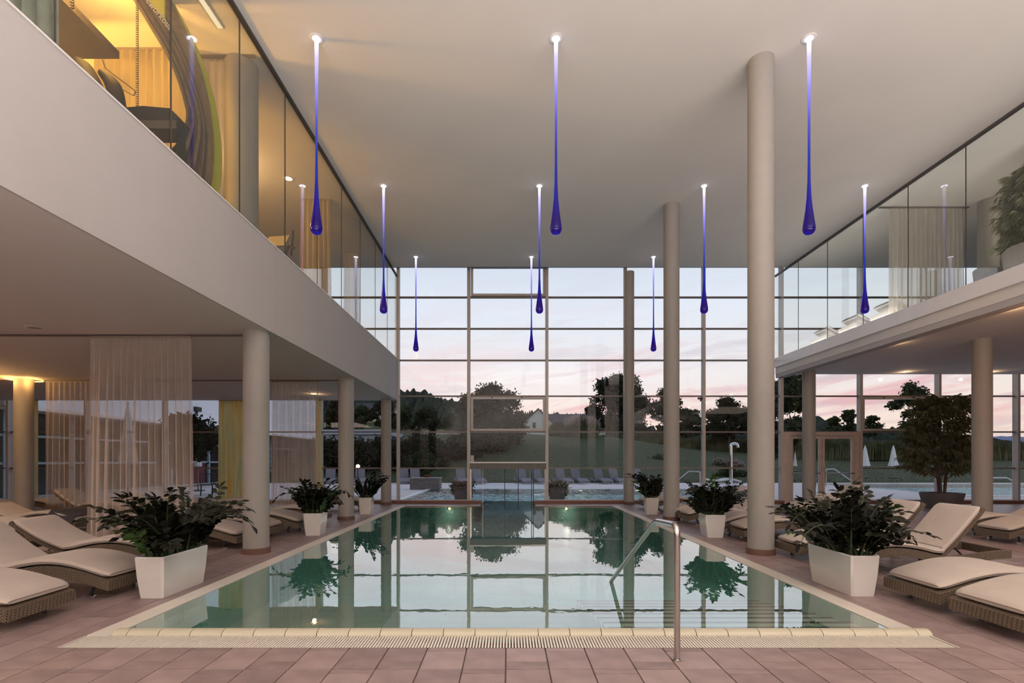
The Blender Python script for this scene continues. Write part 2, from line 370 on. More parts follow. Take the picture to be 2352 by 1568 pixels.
for x in (-1.88, 1.84):
    q = MB(); q.lathe([(.06, 0), (.06, .02), (.05, .025)], 16); o = q.build('light_rim', M_chrome, pl, True); o.rotation_euler = (PI/2, 0, 0); o.location = (x, PY1-.01, -.09)
    q = MB(); q.lathe([(.045, 0), (.04, .012)], 16); l = q.build('light_lens', emis('underwater_lamp', (1, .72, .35), 14), o, True); l.location = (0, 0, .02)
for x in (-1.88, 1.84): point('pool_glow', (x, 15.75, -.2), 5, (1, .95, .80), .05)
# water
M_water = glass('pool_water', (.78, .96, .91), 1.333, 0.0, .30, 0, .035, 2.2)
b = MB(); b.poly([(-POOL, PY0-.005, 0), (POOL, PY0-.005, 0), (POOL, PY1, 0), (.86, PY1, 0), (.86, 17.95, 0), (-.89, 17.95, 0), (-.89, PY1, 0), (-POOL, PY1, 0)])
tag(b.build('pool_water', M_water, None, loc=(0, 0, -.006)), 'still indoor pool water mirroring the window wall and sky', 'water', kind='stuff')
# coping: rounded front blocks
cp = struct('pool_coping', 'cream ceramic pool coping with rounded front blocks')
prof = [(4.135, -.03)]+[(4.2+.065*math.cos(a)*1.0, -.004+.045*math.sin(a)) for a in [PI*(1-k/8) for k in range(9)]]+[(4.265, -.03)]
def coping(wd):
    q = MB(); q.prism(prof, -wd/2+.003, wd/2-.003, 'x'); return mesh('coping_block', q, M_coping, True)
cb, cs = coping(.262), coping(.12)
n = 24; x = -3.28+.12
link('coping_block', cs, cp, (-3.28+.06, 0, 0))
while x < 3.28-.14: link('coping_block', cb, cp, (x+.131, 0, 0)); x += .262
link('coping_block', cs, cp, (x+.06, 0, 0))
gr = struct('pool_gutter', 'cream slatted overflow grating along the front of the pool')
b = MB(); b.box(-POOL-.2, POOL+.2, 3.875, 4.14, -.08, -.05); b.box(-POOL-.2, POOL+.2, 3.872, 3.88, -.05, -.002)
for s_ in (-1, 1): b.box(min(s_*3.3, s_*3.5), max(s_*3.3, s_*3.5), 4.14, PY1+.03, -.08, -.05)
b.build('gutter_channel', mat('gutter_dark', (.04, .03, .025), .7), gr)
q = MB(); q.box(-.0072, .0072, 3.88, 4.132, -.03, -.001); sm = mesh('slat', q, M_slat)
x = -3.46
k = 0
while x < 3.47 and k < 298: link('slat', sm, gr, (x, 0, 0)); x += .0236; k += 1
b = MB()
for s_ in (-1, 1):
    y = 4.145
    while y < PY1+.02:
        b.box(min(s_*3.315, s_*3.49), max(s_*3.315, s_*3.49), y, y+.0165, -.03, -.001); y += .0236
    b.box(min(s_*3.3, s_*3.318), max(s_*3.3, s_*3.318), 4.14, PY1+.03, -.03, 0); b.box(min(s_*3.488, s_*3.5), max(s_*3.488, s_*3.5), 3.88, PY1+.03, -.03, 0)
    b.box(min(s_*3.28, s_*3.5), max(s_*3.28, s_*3.5), 4.135, 4.15, -.03, 0)
tag(b.build('side_slats', M_slat, gr), kind='stuff')
b = MB(); b.box(-POOL-.1, -.89, PY1-.02, PY1+.05, -.03, .004); b.box(.86, POOL+.1, PY1-.02, PY1+.05, -.03, .004)
b.build('rear_coping', mat('pink_coping', (.45, .33, .29), .4), cp)

# --- galleries
gl = struct('gallery', 'white clad gallery slab on the left with flat soffit')
M_soff = mat('soffit_paint', (.66, .61, .58), .85, var=.015)
b = MB(); b.box(-19, GX0-.03, -7, WY-.08, 3.47, 4.80, 0); b.build('slab', M_soff, gl)
ys = [-6.9, .2, 8.0, 15.8, WY-.08]
for a, c in zip(ys, ys[1:]):
    q = MB(); q.box(GX0-.03, GX0, a+.006, c-.006, 3.47, 4.855); q.build('slab_panel', M_slab, gl)
b = MB(); b.box(GX0-.05, GX0+.012, -6.9, WY-.08, 4.855, 4.872); b.build('edge_trim', M_white, gl)
b = MB(); b.box(-19, GX0-.05, -7, WY-.08, 4.80, 4.86); b.build('gym_floor', mat('gym_floor', (.12, .10, .09), .6), gl)
g2 = struct('gallery', 'gallery slab on the right with bright metal fascia')
b = MB(); b.box(GX1+.04, 22, -7, WY-.08, 4.35, 4.84); b.build('slab', M_ceil, g2)
b = MB(); b.box(GX1+.05, GX1+.32, -7, WY-.08, 4.22, 4.50); b.build('edge_beam', M_slab, g2)
ys = [-6.9, -1.7, 1.6, 4.9, 8.2, 11.5, 14.8, WY-.08]
for a, c in zip(ys, ys[1:]):
    q = MB(); q.box(GX1-.02, GX1+.04, a+.004, c-.004, 4.565, 4.87); q.build('fascia_panel', M_white, g2)
b = MB(); b.box(GX1+.04, 22, -7, WY-.08, 4.84, 4.865); b.build('gallery_floor', mat('gallery_floor', (.10, .08, .07), .5), g2)

# --- gallery glass screens
for gx, sgn, lab in ((GX0-.02, -1, 'frameless glass screen in front of the lit gym, left gallery'), (GX1+.02, 1, 'frameless glass screen along the right gallery')):
    t = thing('glass_screen', lab, 'glass screen', (gx, 0, 0))
    y = 15.5-1.42*10
    ed = [y+1.42*i for i in range(11)]+[WY-.1]
    for a, c in zip(ed, ed[1:]):
        q = MB(); q.box(-.006, .006, a+.005, c-.005, 4.87, HC-.06); q.build('glass_pane', M_gglass, t)
    for a in ed[1:-1]:
        q = MB(); q.box(-.008, .008, a-.005, a+.005, 4.87, HC-.06); q.build('joint', mat('silicone', (.10, .085, .07), .5), t)
    q = MB(); q.box(-.03, .03, ed[0], WY-.1, HC-.055, HC-.002); q.build('head_rail', mat('rail_brown_grey', (.05, .045, .045), .5) if sgn < 0 else mat('rail_grey', (.12, .11, .11), .4, .4), t)
    q = MB(); q.box(-.012, .012, ed[0], WY-.1, 4.865, 4.885); q.build('base_rail', M_steel, t)

# --- columns
def column(x, y, r, z1, lab, skirt=True, z0=0, top=None):
    t = thing('column', lab, 'column', (x, y, z0), 0, 'round plastered columns')
    q = MB(); q.lathe([(r, 0), (r, z1-z0)], 48); q.build('shaft', M_col, t, True)
    if skirt:
        q = MB(); q.lathe([(r+.02, 0), (r+.02, .085), (r+.004, .09)], 48, cap=False); q.build('skirting', M_base, t, True)
    return t
column(-3.97, 7.88, .19, 3.47, 'round column under the left gallery, nearest of its row')
column(-3.99, 12.3, .187, 3.47, 'round column under the left gallery, second of its row')
column(-4.02, 16.45, .165, 3.47, 'slim round column under the left gallery beside the window wall')
cL = column(-12.0, 12.4, .19, 3.47, 'round column at far left lit orange from above')
column(3.93, 7.80, .19, HC, 'tall full height column right of pool, nearest the camera')
column(3.97, 12.2, .187, HC, 'tall full height column right of pool, middle one')
column(3.99, 16.55, .16, HC, 'tall full height column right of pool, against the window wall')
column(9.72, 16.2, .19, 4.35, 'round column under the right gallery beside the glazed door')
column(11.35, 12.0, .19, 4.35, 'round column under the right gallery behind the weeping fig')
column(-4.2, 7.88, .24, HC, 'round column standing behind the gym glass screen', False, 4.86)
column(11.5, 12.0, .2, HC, 'round column upstairs behind the right glass screen', False, 4.865)
q = MB(); q.lathe([(.36, 3.44), (.37, 3.455), (.2, 3.468)], 40, (-12.0, 12.4, 0), cap=False)
tag(q.build('column_lamp', emis('warm_ring', (1, .52, .13), 4.5), None, True), 'glowing warm ring lamp around the head of the far left column', 'lamp')

# --- window wall: one structure per bay
MX = [-19, -16.85, -14.22, -11.59, -8.96, -6.33, -3.72, -1.33, 1.30, 3.94, 6.58, 9.2, 11.86, 14.5, 17.15, 19.8, 22]
TZ = [.115, 1.185, 2.41, 3.62, 4.83, 5.90, 6.96, 8.05]
M_tr = mat('backlit_transom_metal', (.22, .18, .165), .45, .2)  # frame metal with the backlit shade put into its colour
for k, (xa, xb) in enumerate(zip(MX, MX[1:])):
    wn = struct('window_%d' % (k+1), 'bay of the tall aluminium window wall')
    q = MB(); wz = .04
    q.box(xa-wz, xa+wz, WY-.14, WY+.05, 0, 8.12); q.box(xa-.03, xa+.03, WY+.05, WY+.07, 0, 8.12)
    if k > 6: q.box(xa-.06, xa-.04, WY-.16, WY-.02, 0, 8.12)
    q.build('mullion', M_alu, wn)
    center = (k == 7); ddoor = (k == 11)
    for j in range(8):
        if center and j == 0: continue
        if ddoor and j in (0, 1): continue
        z_ = TZ[j]+(0 if j else -.02)
        q = MB(); hz = .022 if j else .03
        q.box(xa+.04, xb-.04, WY-.06, WY+.04, z_-hz, z_+hz); q.build('transom', M_tr if j else M_alu, wn)
    for j in range(7):
        z0, z1 = TZ[j]+.022, TZ[j+1]-.022
        if (center and j == 0) or (ddoor and j in (0, 1)): continue
        q = MB(); q.box(xa+.04, xb-.04, WY-.012, WY+.012, z0, z1); q.build('pane', M_glass, wn)
        if (center and j in (2, 6)) or (k == 12 and j == 2):
            f = MB(); e = .075
            for x0, x1, a, c in ((xa+.06, xb-.06, z0+.01, z0+.01+e), (xa+.06, xb-.06, z1-.01-e, z1-.01), (xa+.06, xa+.06+e, z0+.01+e, z1-.01-e), (xb-.06-e, xb-.06, z0+.01+e, z1-.01-e)):
                f.box(x0, x1, WY-.09, WY+.03, a, c)
            f.build('casement_frame', M_alu, wn)
            f = MB(); f.box(xa+.75, xa+.8, WY-.12, WY-.09, z1-.05, z1-.02); f.box(xa+1.75, xa+1.8, WY-.12, WY-.09, z1-.05, z1-.02); f.build('stay', M_dark, wn)
b = MB(); b.box(-19, -.89, WY-.2, WY+.08, -.02, .10); b.box(.86, 9.24, WY-.2, WY+.08, -.02, .10); b.box(11.8, 22, WY-.2, WY+.08, -.02, .10)
tag(b.build('baseboard_window', mat('red_plinth', (.20, .085, .065), .45)), 'red brown plinth below the window wall', None, None, 'structure')
# small actuator box on mullion
q = MB(); q.box(-1.27, -1.17, WY-.16, WY-.06, 1.35, 1.62); q.tube([(-1.2, WY-.12, 1.36), (-1.24, WY-.12, 1.25)], .012)
tag(q.build('sensor_box', M_alu), 'small beige actuator box on the mullion above the swim-through door', 'box')
q = MB(); q.box(6.36, 6.5, WY-.2, WY-.1, 3.50, 3.56); q.box(6.44, 6.48, WY-.15, WY-.1, 3.44, 3.5)
tag(q.build('camera_box', M_dark), 'tiny dark bracket box on the tall right hand mullion', 'box')

# swim-through door in the centre bay
dr = struct('door_1', 'swim-through glass door between indoor and outdoor pool')
b = MB(); b.box(-1.29, 1.26, WY-.22, WY+.08, 1.16, 1.36); b.build('header', mat('header_grey', (.16, .14, .13), .5), dr)
b = MB(); b.box(-1.29, 1.26, WY-.24, WY+.08, 1.36, 1.40); b.build('header_cap', M_white, dr)
for a, c in ((-1.27, -.85), (-.85, -.13), (-.13, .33), (.33, .80), (.80, 1.25)):
    q = MB(); q.box(a+.006, c-.006, WY-.02, WY-.005, -.25 if a > -.9 and c < .9 else .0, 1.16); q.build('glass_leaf', M_cgl, dr)
for a in (-.13, .33, .78, .84):
    q = MB(); q.box(a-.012, a+.012, WY-.035, WY+.005, -.2, 1.16); q.build('edge_profile', M_dark, dr)
b = MB(); b.box(-1.29, -1.25, WY-.1, WY+.05, 0, 1.16); b.box(1.22, 1.26, WY-.1, WY+.05, 0, 1.16); b.box(-.87, -.86, WY-.03, WY, 0, 1.16); b.build('frame', M_steel, dr)

# double door right
dr = struct('door_2', 'glazed aluminium double door with push bars')
M_dfr = mat('door_metal', (.58, .47, .41), .45, .2)
b = MB(); b.box(9.24, 11.82, WY-.1, WY+.05, 2.29, 2.41); b.box(9.24, 9.5, WY-.1, WY+.05, 0, 2.29); b.box(11.66, 11.82, WY-.1, WY+.05, 0, 2.29); b.build('frame', M_dfr, dr)
for a, c, s_ in ((9.5, 10.56, 1), (10.57, 11.66, -1)):
    q = MB(); q.box(a, a+.09, WY-.08, WY, .02, 2.27); q.box(c-.09, c, WY-.08, WY, .02, 2.27); q.box(a+.09, c-.09, WY-.08, WY, .02, .12); q.box(a+.09, c-.09, WY-.08, WY, 2.18, 2.27)
    l = q.build('door_leaf', M_dfr, dr)
    q = MB(); q.box(a+.09, c-.09, WY-.045, WY-.03, .12, 2.18); q.build('pane', M_glass, l)
    q = MB(); hx = c-.05 if s_ > 0 else a+.05; fx = a+.05 if s_ > 0 else c-.05
    q.tube([(fx, WY-.09, 1.02), (fx, WY-.17, 1.02), (hx-s_*.08, WY-.17, 1.02), (hx-s_*.02, WY-.13, 1.10), (hx, WY-.09, 1.16)], .017, 8); q.build('push_bar', M_steel, l, True)
# ================================================================== THINGS INSIDE
# --- drop lamps
def drop_mat():
    m = bpy.data.materials.new('blue_drop_glass'); m.use_nodes = True; nt = m.node_tree; nt.nodes.clear()
    tc = nn(nt, 'ShaderNodeTexCoord'); sp = nn(nt, 'ShaderNodeSeparateXYZ'); nt.links.new(tc.outputs['Object'], sp.inputs[0])
    f = math_(nt, 'DIVIDE', math_(nt, 'MULTIPLY', sp.outputs[2], -1), 2.9)
    r = ramp(nt, f, [(0, (1.5, 1.45, 1.6)), (.10, (.80, .72, 1.3)), (.25, (.36, .32, 1.05)), (.42, (.10, .10, .62)), (.58, (.010, .035, .40)), (.80, (.004, .006, .30)), (.93, (.015, .0, .13)), (.985, (.015, .004, .15)), (1, (.02, .01, .40))])
    e = nn(nt, 'ShaderNodeEmission'); nt.links.new(r.outputs[0], e.inputs[0])
    g = nn(nt, 'ShaderNodeBsdfGlossy'); g.inputs['Roughness'].default_value = .03
    fr = nn(nt, 'ShaderNodeFresnel'); fr.inputs[0].default_value = 1.45
    mx = nn(nt, 'ShaderNodeMixShader'); nt.links.new(fr.outputs[0], mx.inputs[0]); nt.links.new(e.outputs[0], mx.inputs[1]); nt.links.new(g.outputs[0], mx.inputs[2])
    o = nn(nt, 'ShaderNodeOutputMaterial'); nt.links.new(mx.outputs[0], o.inputs[0]); return m
M_drop = drop_mat()
q = MB(); L = 2.885
pr = [(.034, 0), (.030, -.15), (.024, -.6), (.018, -1.2), (.018, -1.8), (.022, -2.1), (.033, -2.35), (.050, -2.52), (.070, -2.67), (.084, -2.76), (.087, -2.80), (.080, -2.84), (.055, -2.872), (.02, -2.884), (.001, -2.885)]
q.lathe(pr[::-1], 24); drop_me = mesh('glass_drop', q, M_drop, True)
q = MB(); q.lathe([(.10, 0), (.105, -.006), (.085, -.014), (.06, -.010)], 28, cap=False); ring_me = mesh('ceiling_ring', q, M_white, True)
q = MB(); q.lathe([(.058, -.012), (.05, -.004), (.001, -.004)], 24, cap=False); led_me = mesh('light_source', q, emis('violet_led', (.80, .66, 1), 9), True)
def pendant(x, y, lab):
    t = thing('pendant_lamp', lab, 'lamp', (x, y, HC), 0, 'blue glass drop lamps under the ceiling')
    link('ceiling_ring', ring_me, t); link('light_source', led_me, t); link('glass_drop', drop_me, t, (0, 0, -.01))
    point('drop_glow', (x, y, HC-.07), 4.5, (.50, .36, 1), .02)
XN = [(-2.83, 'leftmost'), (.70, 'second from left'), (4.43, 'third from left'), (8.07, 'rightmost')]
for y, rn, lst in ((7.38, 'nearest row', XN[:3]), (11.34, 'middle row', XN), (15.3, 'farthest row', XN[:3])):
    for x, nm in lst:
        pendant(x, y, 'blue glass drop pendant lamp with lit stem, %s of the %s' % (nm if (len(lst) == 4 or nm != 'third from left') else 'rightmost', rn))

# --- grab rail at the front of the pool
t = thing('grab_rail', 'brushed steel grab rail bent from the deck down into the pool', 'rail', (1.06, 3.61, 0))
def bent(pts, rad, k=6):
    out = [Vector(pts[0])]
    for a, b_, c in zip(pts, pts[1:], pts[2:]):
        a, b_, c = Vector(a), Vector(b_), Vector(c); u = (a-b_).normalized(); v = (c-b_).normalized()
        p0, p1 = b_+u*rad, b_+v*rad
        for i in range(k+1):
            s_ = i/k; out.append(p0*(1-s_)**2+b_*2*s_*(1-s_)+p1*s_*s_)
    out.append(Vector(pts[-1])); return out
bx_, by_ = (1555-CX)/458*1.45, 1667.5/458
q = MB(); zt = EYE-(1205-CY)/F*by_
pts = [(0, 0, 0), (0, 0, .98), (0, .52, .95), (.01, 2.65, -.14)]
t.location = (bx_, by_, 0)
q.tube(bent(pts, .09), .0225, 16); q.build('tube', M_steel, t, True)
q = MB(); q.lathe([(.024, 0), (.035, .001), (.035, .008), (.024, .010)], 24, cap=False); q.build('foot_flange', M_steel, t, True)

for dx, dy in ((-.1, -.32), (.3, -.15), (-.34, 0)): point('ring_glow', (-12+dx, 12.4+dy, 3.36), 5, (1, .50, .14), .03)
# --- curtains
def drape(x0, x1, y, z0, z1, waves, amp, m, seed=0, flare=0.03, name='fabric', parent=None):
    rr = random.Random(seed); n = waves*8; q = MB(); rows = 7; ph = [rr.uniform(-.35, .35) for _ in range(waves+1)]
    am = [rr.uniform(.6, 1.2) for _ in range(waves+1)]
    for j in range(rows):
        s_ = j/(rows-1); z = z1+(z0-z1)*s_
        for i in range(n+1):
            w_ = i/8; k = min(int(w_), waves); u = i/n
            a = amp*am[k]*(.35+.65*min(1, s_*2))
            q.v.append((x0+(x1-x0)*u+(u-.5)*flare*s_*2+.012*math.sin(w_*2*PI*.5+s_), y+a*math.sin(2*PI*w_+ph[k]*s_*2), z))
    for j in range(rows-1):
        for i in range(n): q.f.append((j*(n+1)+i, j*(n+1)+i+1, (j+1)*(n+1)+i+1, (j+1)*(n+1)+i)); q.m.append(0)
    return q.build(name, m, parent, True)
def curtain(x0, x1, y, z0, z1, waves, amp, m, lab, seed, flare=.03):
    t = thing('curtain', lab, 'curtain', ((x0+x1)/2, y, z0), 0, 'curtains on the ceiling rails'); c = (x0+x1)/2
    drape(x0-c, x1-c, 0, 0.0, z1-z0-.03, waves, amp, m, seed, flare, 'fabric', t)
    q = MB(); q.box(x0-c, x1-c, -.012, .012, z1-z0-.035, z1-z0-.004); q.build('heading_tape', mat('heading_tape', (.30, .24, .20), .8), t)
    return t
curtain(-6.72, -5.10, 8.05, .01, 3.45, 15, .055, M_sheer, 'large sheer curtain behind the nearest left planter', 1, .06)
curtain(-11.65, -10.3, 12.6, .01, 3.45, 10, .05, M_sheer, 'sheer curtain hanging right of the orange lit column', 2)
curtain(-5.95, -4.78, 12.6, .01, 3.45, 13, .05, M_sheer, 'sheer curtain seen between first and second left columns', 3)
curtain(-9.55, -8.72, 16.5, .01, 3.45, 5, .06, M_yel, 'yellow leaf patterned drape left of the nearest left column', 4)
curtain(-6.36, -6.18, 16.5, .01, 3.45, 2, .05, M_yel, 'narrow yellow drape edge beside the sheer curtain', 5)
curtain(-16.0, -15.5, 16.5, .01, 3.45, 3, .05, M_yel, 'yellow green drape right behind the orange lit column', 6)
curtain(-18.4, -16.8, 16.5, .01, 3.45, 7, .05, M_sheer3, 'pale drape at the far left edge of the window wall', 7)
curtain(-6.25, -4.82, 7.55, 4.87, HC, 12, .05, M_sheer2, 'golden lit voile curtain upstairs in the gym', 8)
curtain(-4.62, -4.12, 7.75, 4.87, HC, 5, .05, M_sheer3, 'grey voile strip beside the upstairs gym column', 9)
curtain(-4.95, -4.24, 11.9, 4.87, HC, 6, .05, M_sheer2, 'amber lit curtain upstairs behind the exercise machine', 10)
curtain(-4.9, -4.45, 14.9, 4.87, HC, 4, .05, M_sheer2, 'narrow upstairs curtain nearest the window wall', 11)
curtain(-4.65, -4.05, 4.5, 4.87, HC, 5, .06, mat('green_grey_drape', (.30, .32, .26), .85, var=.2), 'grey green drape at the top left corner upstairs', 12)
curtain(9.35, 11.15, 12.3, 4.87, HC, 16, .05, M_sheer3, 'long voile curtain upstairs behind the right glass screen', 13)
for x0, x1, y, z1 in ((-19, -3.95, 8.05, 3.47), (-19, -3.95, 12.6, 3.47), (-8.5, -3.9, 7.7, HC), (9.1, 11.3, 12.3, HC)):
    q = MB(); q.box(x0, x1, y-.03, y+.03, z1-.022, z1-.001); tag(q.build('curtain_rail', mat('rail_brown', (.12, .09, .08), .5)), 'recessed dark curtain rail in the %s' % {8.05: 'left soffit, nearer one', 12.6: 'left soffit, farther one', 7.7: 'gym ceiling', 12.3: 'ceiling upstairs on the right'}[y], 'rail')

# --- loungers
def zf(x): return .20+.13*math.sin(max(0, min(1, x/1.25))*PI*.95)**1.2*(1 if x < 1.25 else 1)+.03*x+(.06*smoothstep(1.25, 2.05, x) if x > 1.2 else 0)
W2 = .35
def sweep(path, half, th, taper=.12, up0=0, nseg=12):
    q = MB(); n = len(path); vs = []; L = [0]
    for a, c in zip(path, path[1:]): L.append(L[-1]+(Vector(c)-Vector(a)).length)
    for i, p in enumerate(path):
        a, c = Vector(path[max(0, i-1)]), Vector(path[min(n-1, i+1)]); t = (c-a).normalized(); nrm = Vector((-t.y, t.x))
        if nrm.y < 0: nrm = -nrm
        e = min(L[i], L[-1]-L[i]); k = math.sqrt(max(0, 1-(1-min(1, e/taper))**2)) if taper else 1
        k = max(k, .12); hw = half*(.90+.10*k); h = th*k
        for s_ in range(nseg):
            a_ = 2*PI*s_/nseg; cx, sx = math.cos(a_), math.sin(a_)
            px = hw*math.copysign(abs(cx)**.35, cx); pz = h/2*math.copysign(abs(sx)**.6, sx)
            o = nrm*(pz+th/2+up0); vs.append((p[0]+o.x, px, p[1]+o.y))
    fs = [(i*nseg+k, i*nseg+(k+1) % nseg, (i+1)*nseg+(k+1) % nseg, (i+1)*nseg+k) for i in range(n-1) for k in range(nseg)]
    q.add(vs, fs+[tuple(range(nseg)), tuple((n-1)*nseg+k for k in range(nseg))]); return q
LC = {}
def lounger_meshes(ang, cush, wickm, cushm):
    k = (ang, cush, wickm.name, cushm.name)
    if k in LC: return LC[k]
    ms = []
    def deck(xs, z=zf, h=.085, w_=W2, lo=-1):
        q = MB(); n = len(xs); vs = []
        for x in xs:
            zz = z(x); vs += [(x, -w_, zz), (x, w_, zz), (x, w_, zz-h), (x, -w_, zz-h)]
        fs = [(i*4+j, i*4+(j+1) % 4, i*4+4+(j+1) % 4, i*4+4+j) for i in range(n-1) for j in range(4)]+[(3, 2, 1, 0), (n*4-4, n*4-3, n*4-2, n*4-1)]
        q.add(vs, fs); return q
    q = deck([1.27*i/14 for i in range(15)], h=.10)
    for s_ in (-1, 1):
        xs = [1.25+.8*i/8 for i in range(9)]; vs = []
        for x in xs:
            zz = zf(x); a, c = s_*W2, s_*(W2-.05); vs += [(x, a, zz), (x, c, zz), (x, c, zz-.10), (x, a, zz-.10)]
        q.add(vs, [(i*4+j, i*4+(j+1) % 4, i*4+4+(j+1) % 4, i*4+4+j) for i in range(8) for j in range(4)]+[(0, 1, 2, 3), (32, 33, 34, 35)])
    q.box(2.0, 2.05, -W2+.05, W2-.05, zf(2.03)-.1, zf(2.03))
    ms.append(('frame', mesh('frame', q, wickm)))
    px, pz = 1.24, zf(1.24)-.02; ca, sa = math.cos(ang), math.sin(ang)
    def bk(s_): return (px+ca*s_-sa*.10*math.sin(s_/.8*PI)*.35, pz+.02+sa*s_+(-.05*math.sin(s_/.8*PI)))
    bp = [bk(.8*i/8) for i in range(9)]
    q = MB(); vs = []
    for (x, z) in bp:
        for (dn, yy) in ((0, -W2+.055), (0, W2-.055), (.045, W2-.055), (.045, -W2+.055)): vs.append((x+sa*dn, yy, z-ca*dn))
    q.add(vs, [(i*4+j, i*4+(j+1) % 4, i*4+4+(j+1) % 4, i*4+4+j) for i in range(8) for j in range(4)]+[(3, 2, 1, 0), (32, 33, 34, 35)])
    ms.append(('backrest', mesh('backrest', q, wickm)))
    if cush:
        path = [(x, zf(x)) for x in [.03+1.12*i/16 for i in range(17)]]+[bk(s_) for s_ in [.03, .1, .18, .26, .34, .42, .5, .58, .66, .72, .76, .78]]
        path = [path[0], ((path[0][0]*.85+path[1][0]*.15), path[0][1]), ((path[0][0]+path[1][0])/2, (path[0][1]+path[1][1])/2)]+path[1:]
        ms.append(('cushion', mesh('cushion', sweep(path, W2-.02, .085, .10, .004), cushm, True)))
    LC[k] = ms; return ms
q = MB(); q.tube([(0, 0, 0), (.03, 0, .05), (-.02, 0, .16)], [.02, .018, .016], 8); leg_f = mesh('leg', q, M_dark, True)
q = MB(); q.box(-.025, .025, -.02, .02, 0, .035); foot_me = mesh('chrome_foot', q, M_chrome)
q = MB(); q.tube([(0, 0, .04), (-.03, 0, .22)], .018, 8); leg_b = mesh('leg', q, M_dark, True)
q = MB(); q.tube([(0, -.02, 0), (0, .02, 0)], .05, 16); wheel_me = mesh('wheel', q, M_dark, True)
q = MB(); q.tube([(0, 0, 0), (-.22, 0, .2)], .012, 6); prop_me = mesh('prop', q, M_dark, True)
def lounger(x, y, z, rz, ang, lab, cush=True, wm=None, cm=None, name='sun_lounger', group=None):
    t = thing(name, lab, 'sun lounger', (x, y, z), rz, group)
    for nm, me in lounger_meshes(ang, cush, wm or M_wick, cm or M_cush): link(nm, me, t)
    for s_ in (-1, 1):
        l = link('leg', leg_f, t, (.22, s_*.28, .0)); link('chrome_foot', foot_me, l, (0, 0, 0))
        l = link('leg', leg_b, t, (1.75, s_*.28, .01)); link('wheel', wheel_me, l, (.02, 0, .04))
        if ang > .3: p = link('prop', prop_me, t, (1.62, s_*.2, .2)); p.scale = (1, 1, max(.3, min(1.6, ang*1.3)))
    return t
rr = random.Random(5)
for x, y, rz, a, lab in (
    (4.02, 4.22, .02, .10, 'beige cushioned wicker lounger at the right edge, nearest the camera'),
    (4.03, 5.03, .0, .10, 'flat beige wicker lounger beside the nearest right planter, second from camera'),
    (4.20, 6.62, -.03, .86, 'wicker lounger with steep raised back behind the nearest right planter'),
    (4.15, 7.48, -.03, .84, 'raised wicker lounger just behind the steep one, right of the near column'),
    (4.15, 9.15, .0, .80, 'raised lounger between near and middle right planters, nearer of its pair'),
    (4.05, 9.98, .0, .05, 'lounger between the two right planters, farther of its pair'),
    (4.0, 11.5, .0, .78, 'raised lounger seen behind the second right planter, nearer one'),
    (4.0, 12.3, .0, .78, 'raised lounger seen behind the second right planter, farther one'),
    (4.0, 14.35, .0, .06, 'flat lounger beside the farthest right planter, nearer one'),
    (4.0, 15.2, .0, .06, 'flat lounger beside the farthest right planter, next to the window wall'),
    (8.72, 9.9, -.08, .50, 'orange lit lounger with half raised back in front of the fig column'),
    (8.62, 8.95, -.05, .42, 'orange lit lounger at the right edge on the rear deck'),
    (6.9, 12.6, .0, .8, 'raised lounger left of the round grey fig pot')):
    lounger(x, y, 0, rz, a, lab, group='beige wicker loungers on the pool deck')
for x, y, rz, a, lab in (
    (-4.18, 4.50, PI+.03, .06, 'beige lounger in the bottom left corner, nearest the camera'),
    (-4.12, 5.52, PI-.02, .62, 'wave shaped lounger left of the nearest left planter, second from camera'),
    (-4.6, 6.95, PI+.06, .52, 'wicker lounger with raised back beyond the second one on the left'),
    (-8.5, 8.95, PI, .06, 'flat lounger at the left edge, back row'),
    (-8.7, 10.4, PI, .35, 'orange lit lounger in front of the orange lit column'),
    (-4.40, 8.45, PI, .12, 'lounger whose foot shows between near planter and first left column'),
    (-4.35, 9.35, PI, .3, 'lounger just beyond the first left column, nearer one'),
    (-4.15, 10.25, PI, .10, 'lounger beside the second left planter, nearer side'),
    (-4.20, 11.55, PI, .12, 'lounger beyond the second left planter'),
    (-6.9, 11.6, PI, .5, 'raised lounger behind the sheer curtain on the left'),
    (-6.6, 12.6, PI, .35, 'lounger with wavy back in front of the yellow drape'),
    (-6.7, 13.7, PI, .15, 'flat lounger near the yellow drape, farther one'),
    (-9.6, 12.9, PI, .6, 'raised lounger behind the far left sheer curtain'),
    (-12.0, 13.6, PI, .1, 'flat pale lounger beyond the orange lit column'),
    (-4.3, 14.9, PI, .08, 'lounger between second and third left columns')):
    lounger(x, y, 0, rz, a, lab, group='beige wicker loungers on the pool deck')
# dark blanket on the orange-lit lounger
q = MB(); vs = []
for i in range(9):
    for j in range(7):
        u, v = i/8, j/6; yy = (v-.5)*.84; dz = -.16*smoothstep(.33, .42, abs(yy))
        vs.append((-8.74-.50*u, 10.4+yy, zf(.04+.50*u)+.115+dz+.01*math.sin(7*u+5*v)))
q.add(vs, [(i*7+j, i*7+j+1, i*7+j+8, i*7+j+7) for i in range(8) for j in range(6)])
tag(q.build('blanket', mat('dark_blanket', (.05, .045, .055), .9), None, True), 'dark blanket folded over the foot of a left lounger', 'blanket')

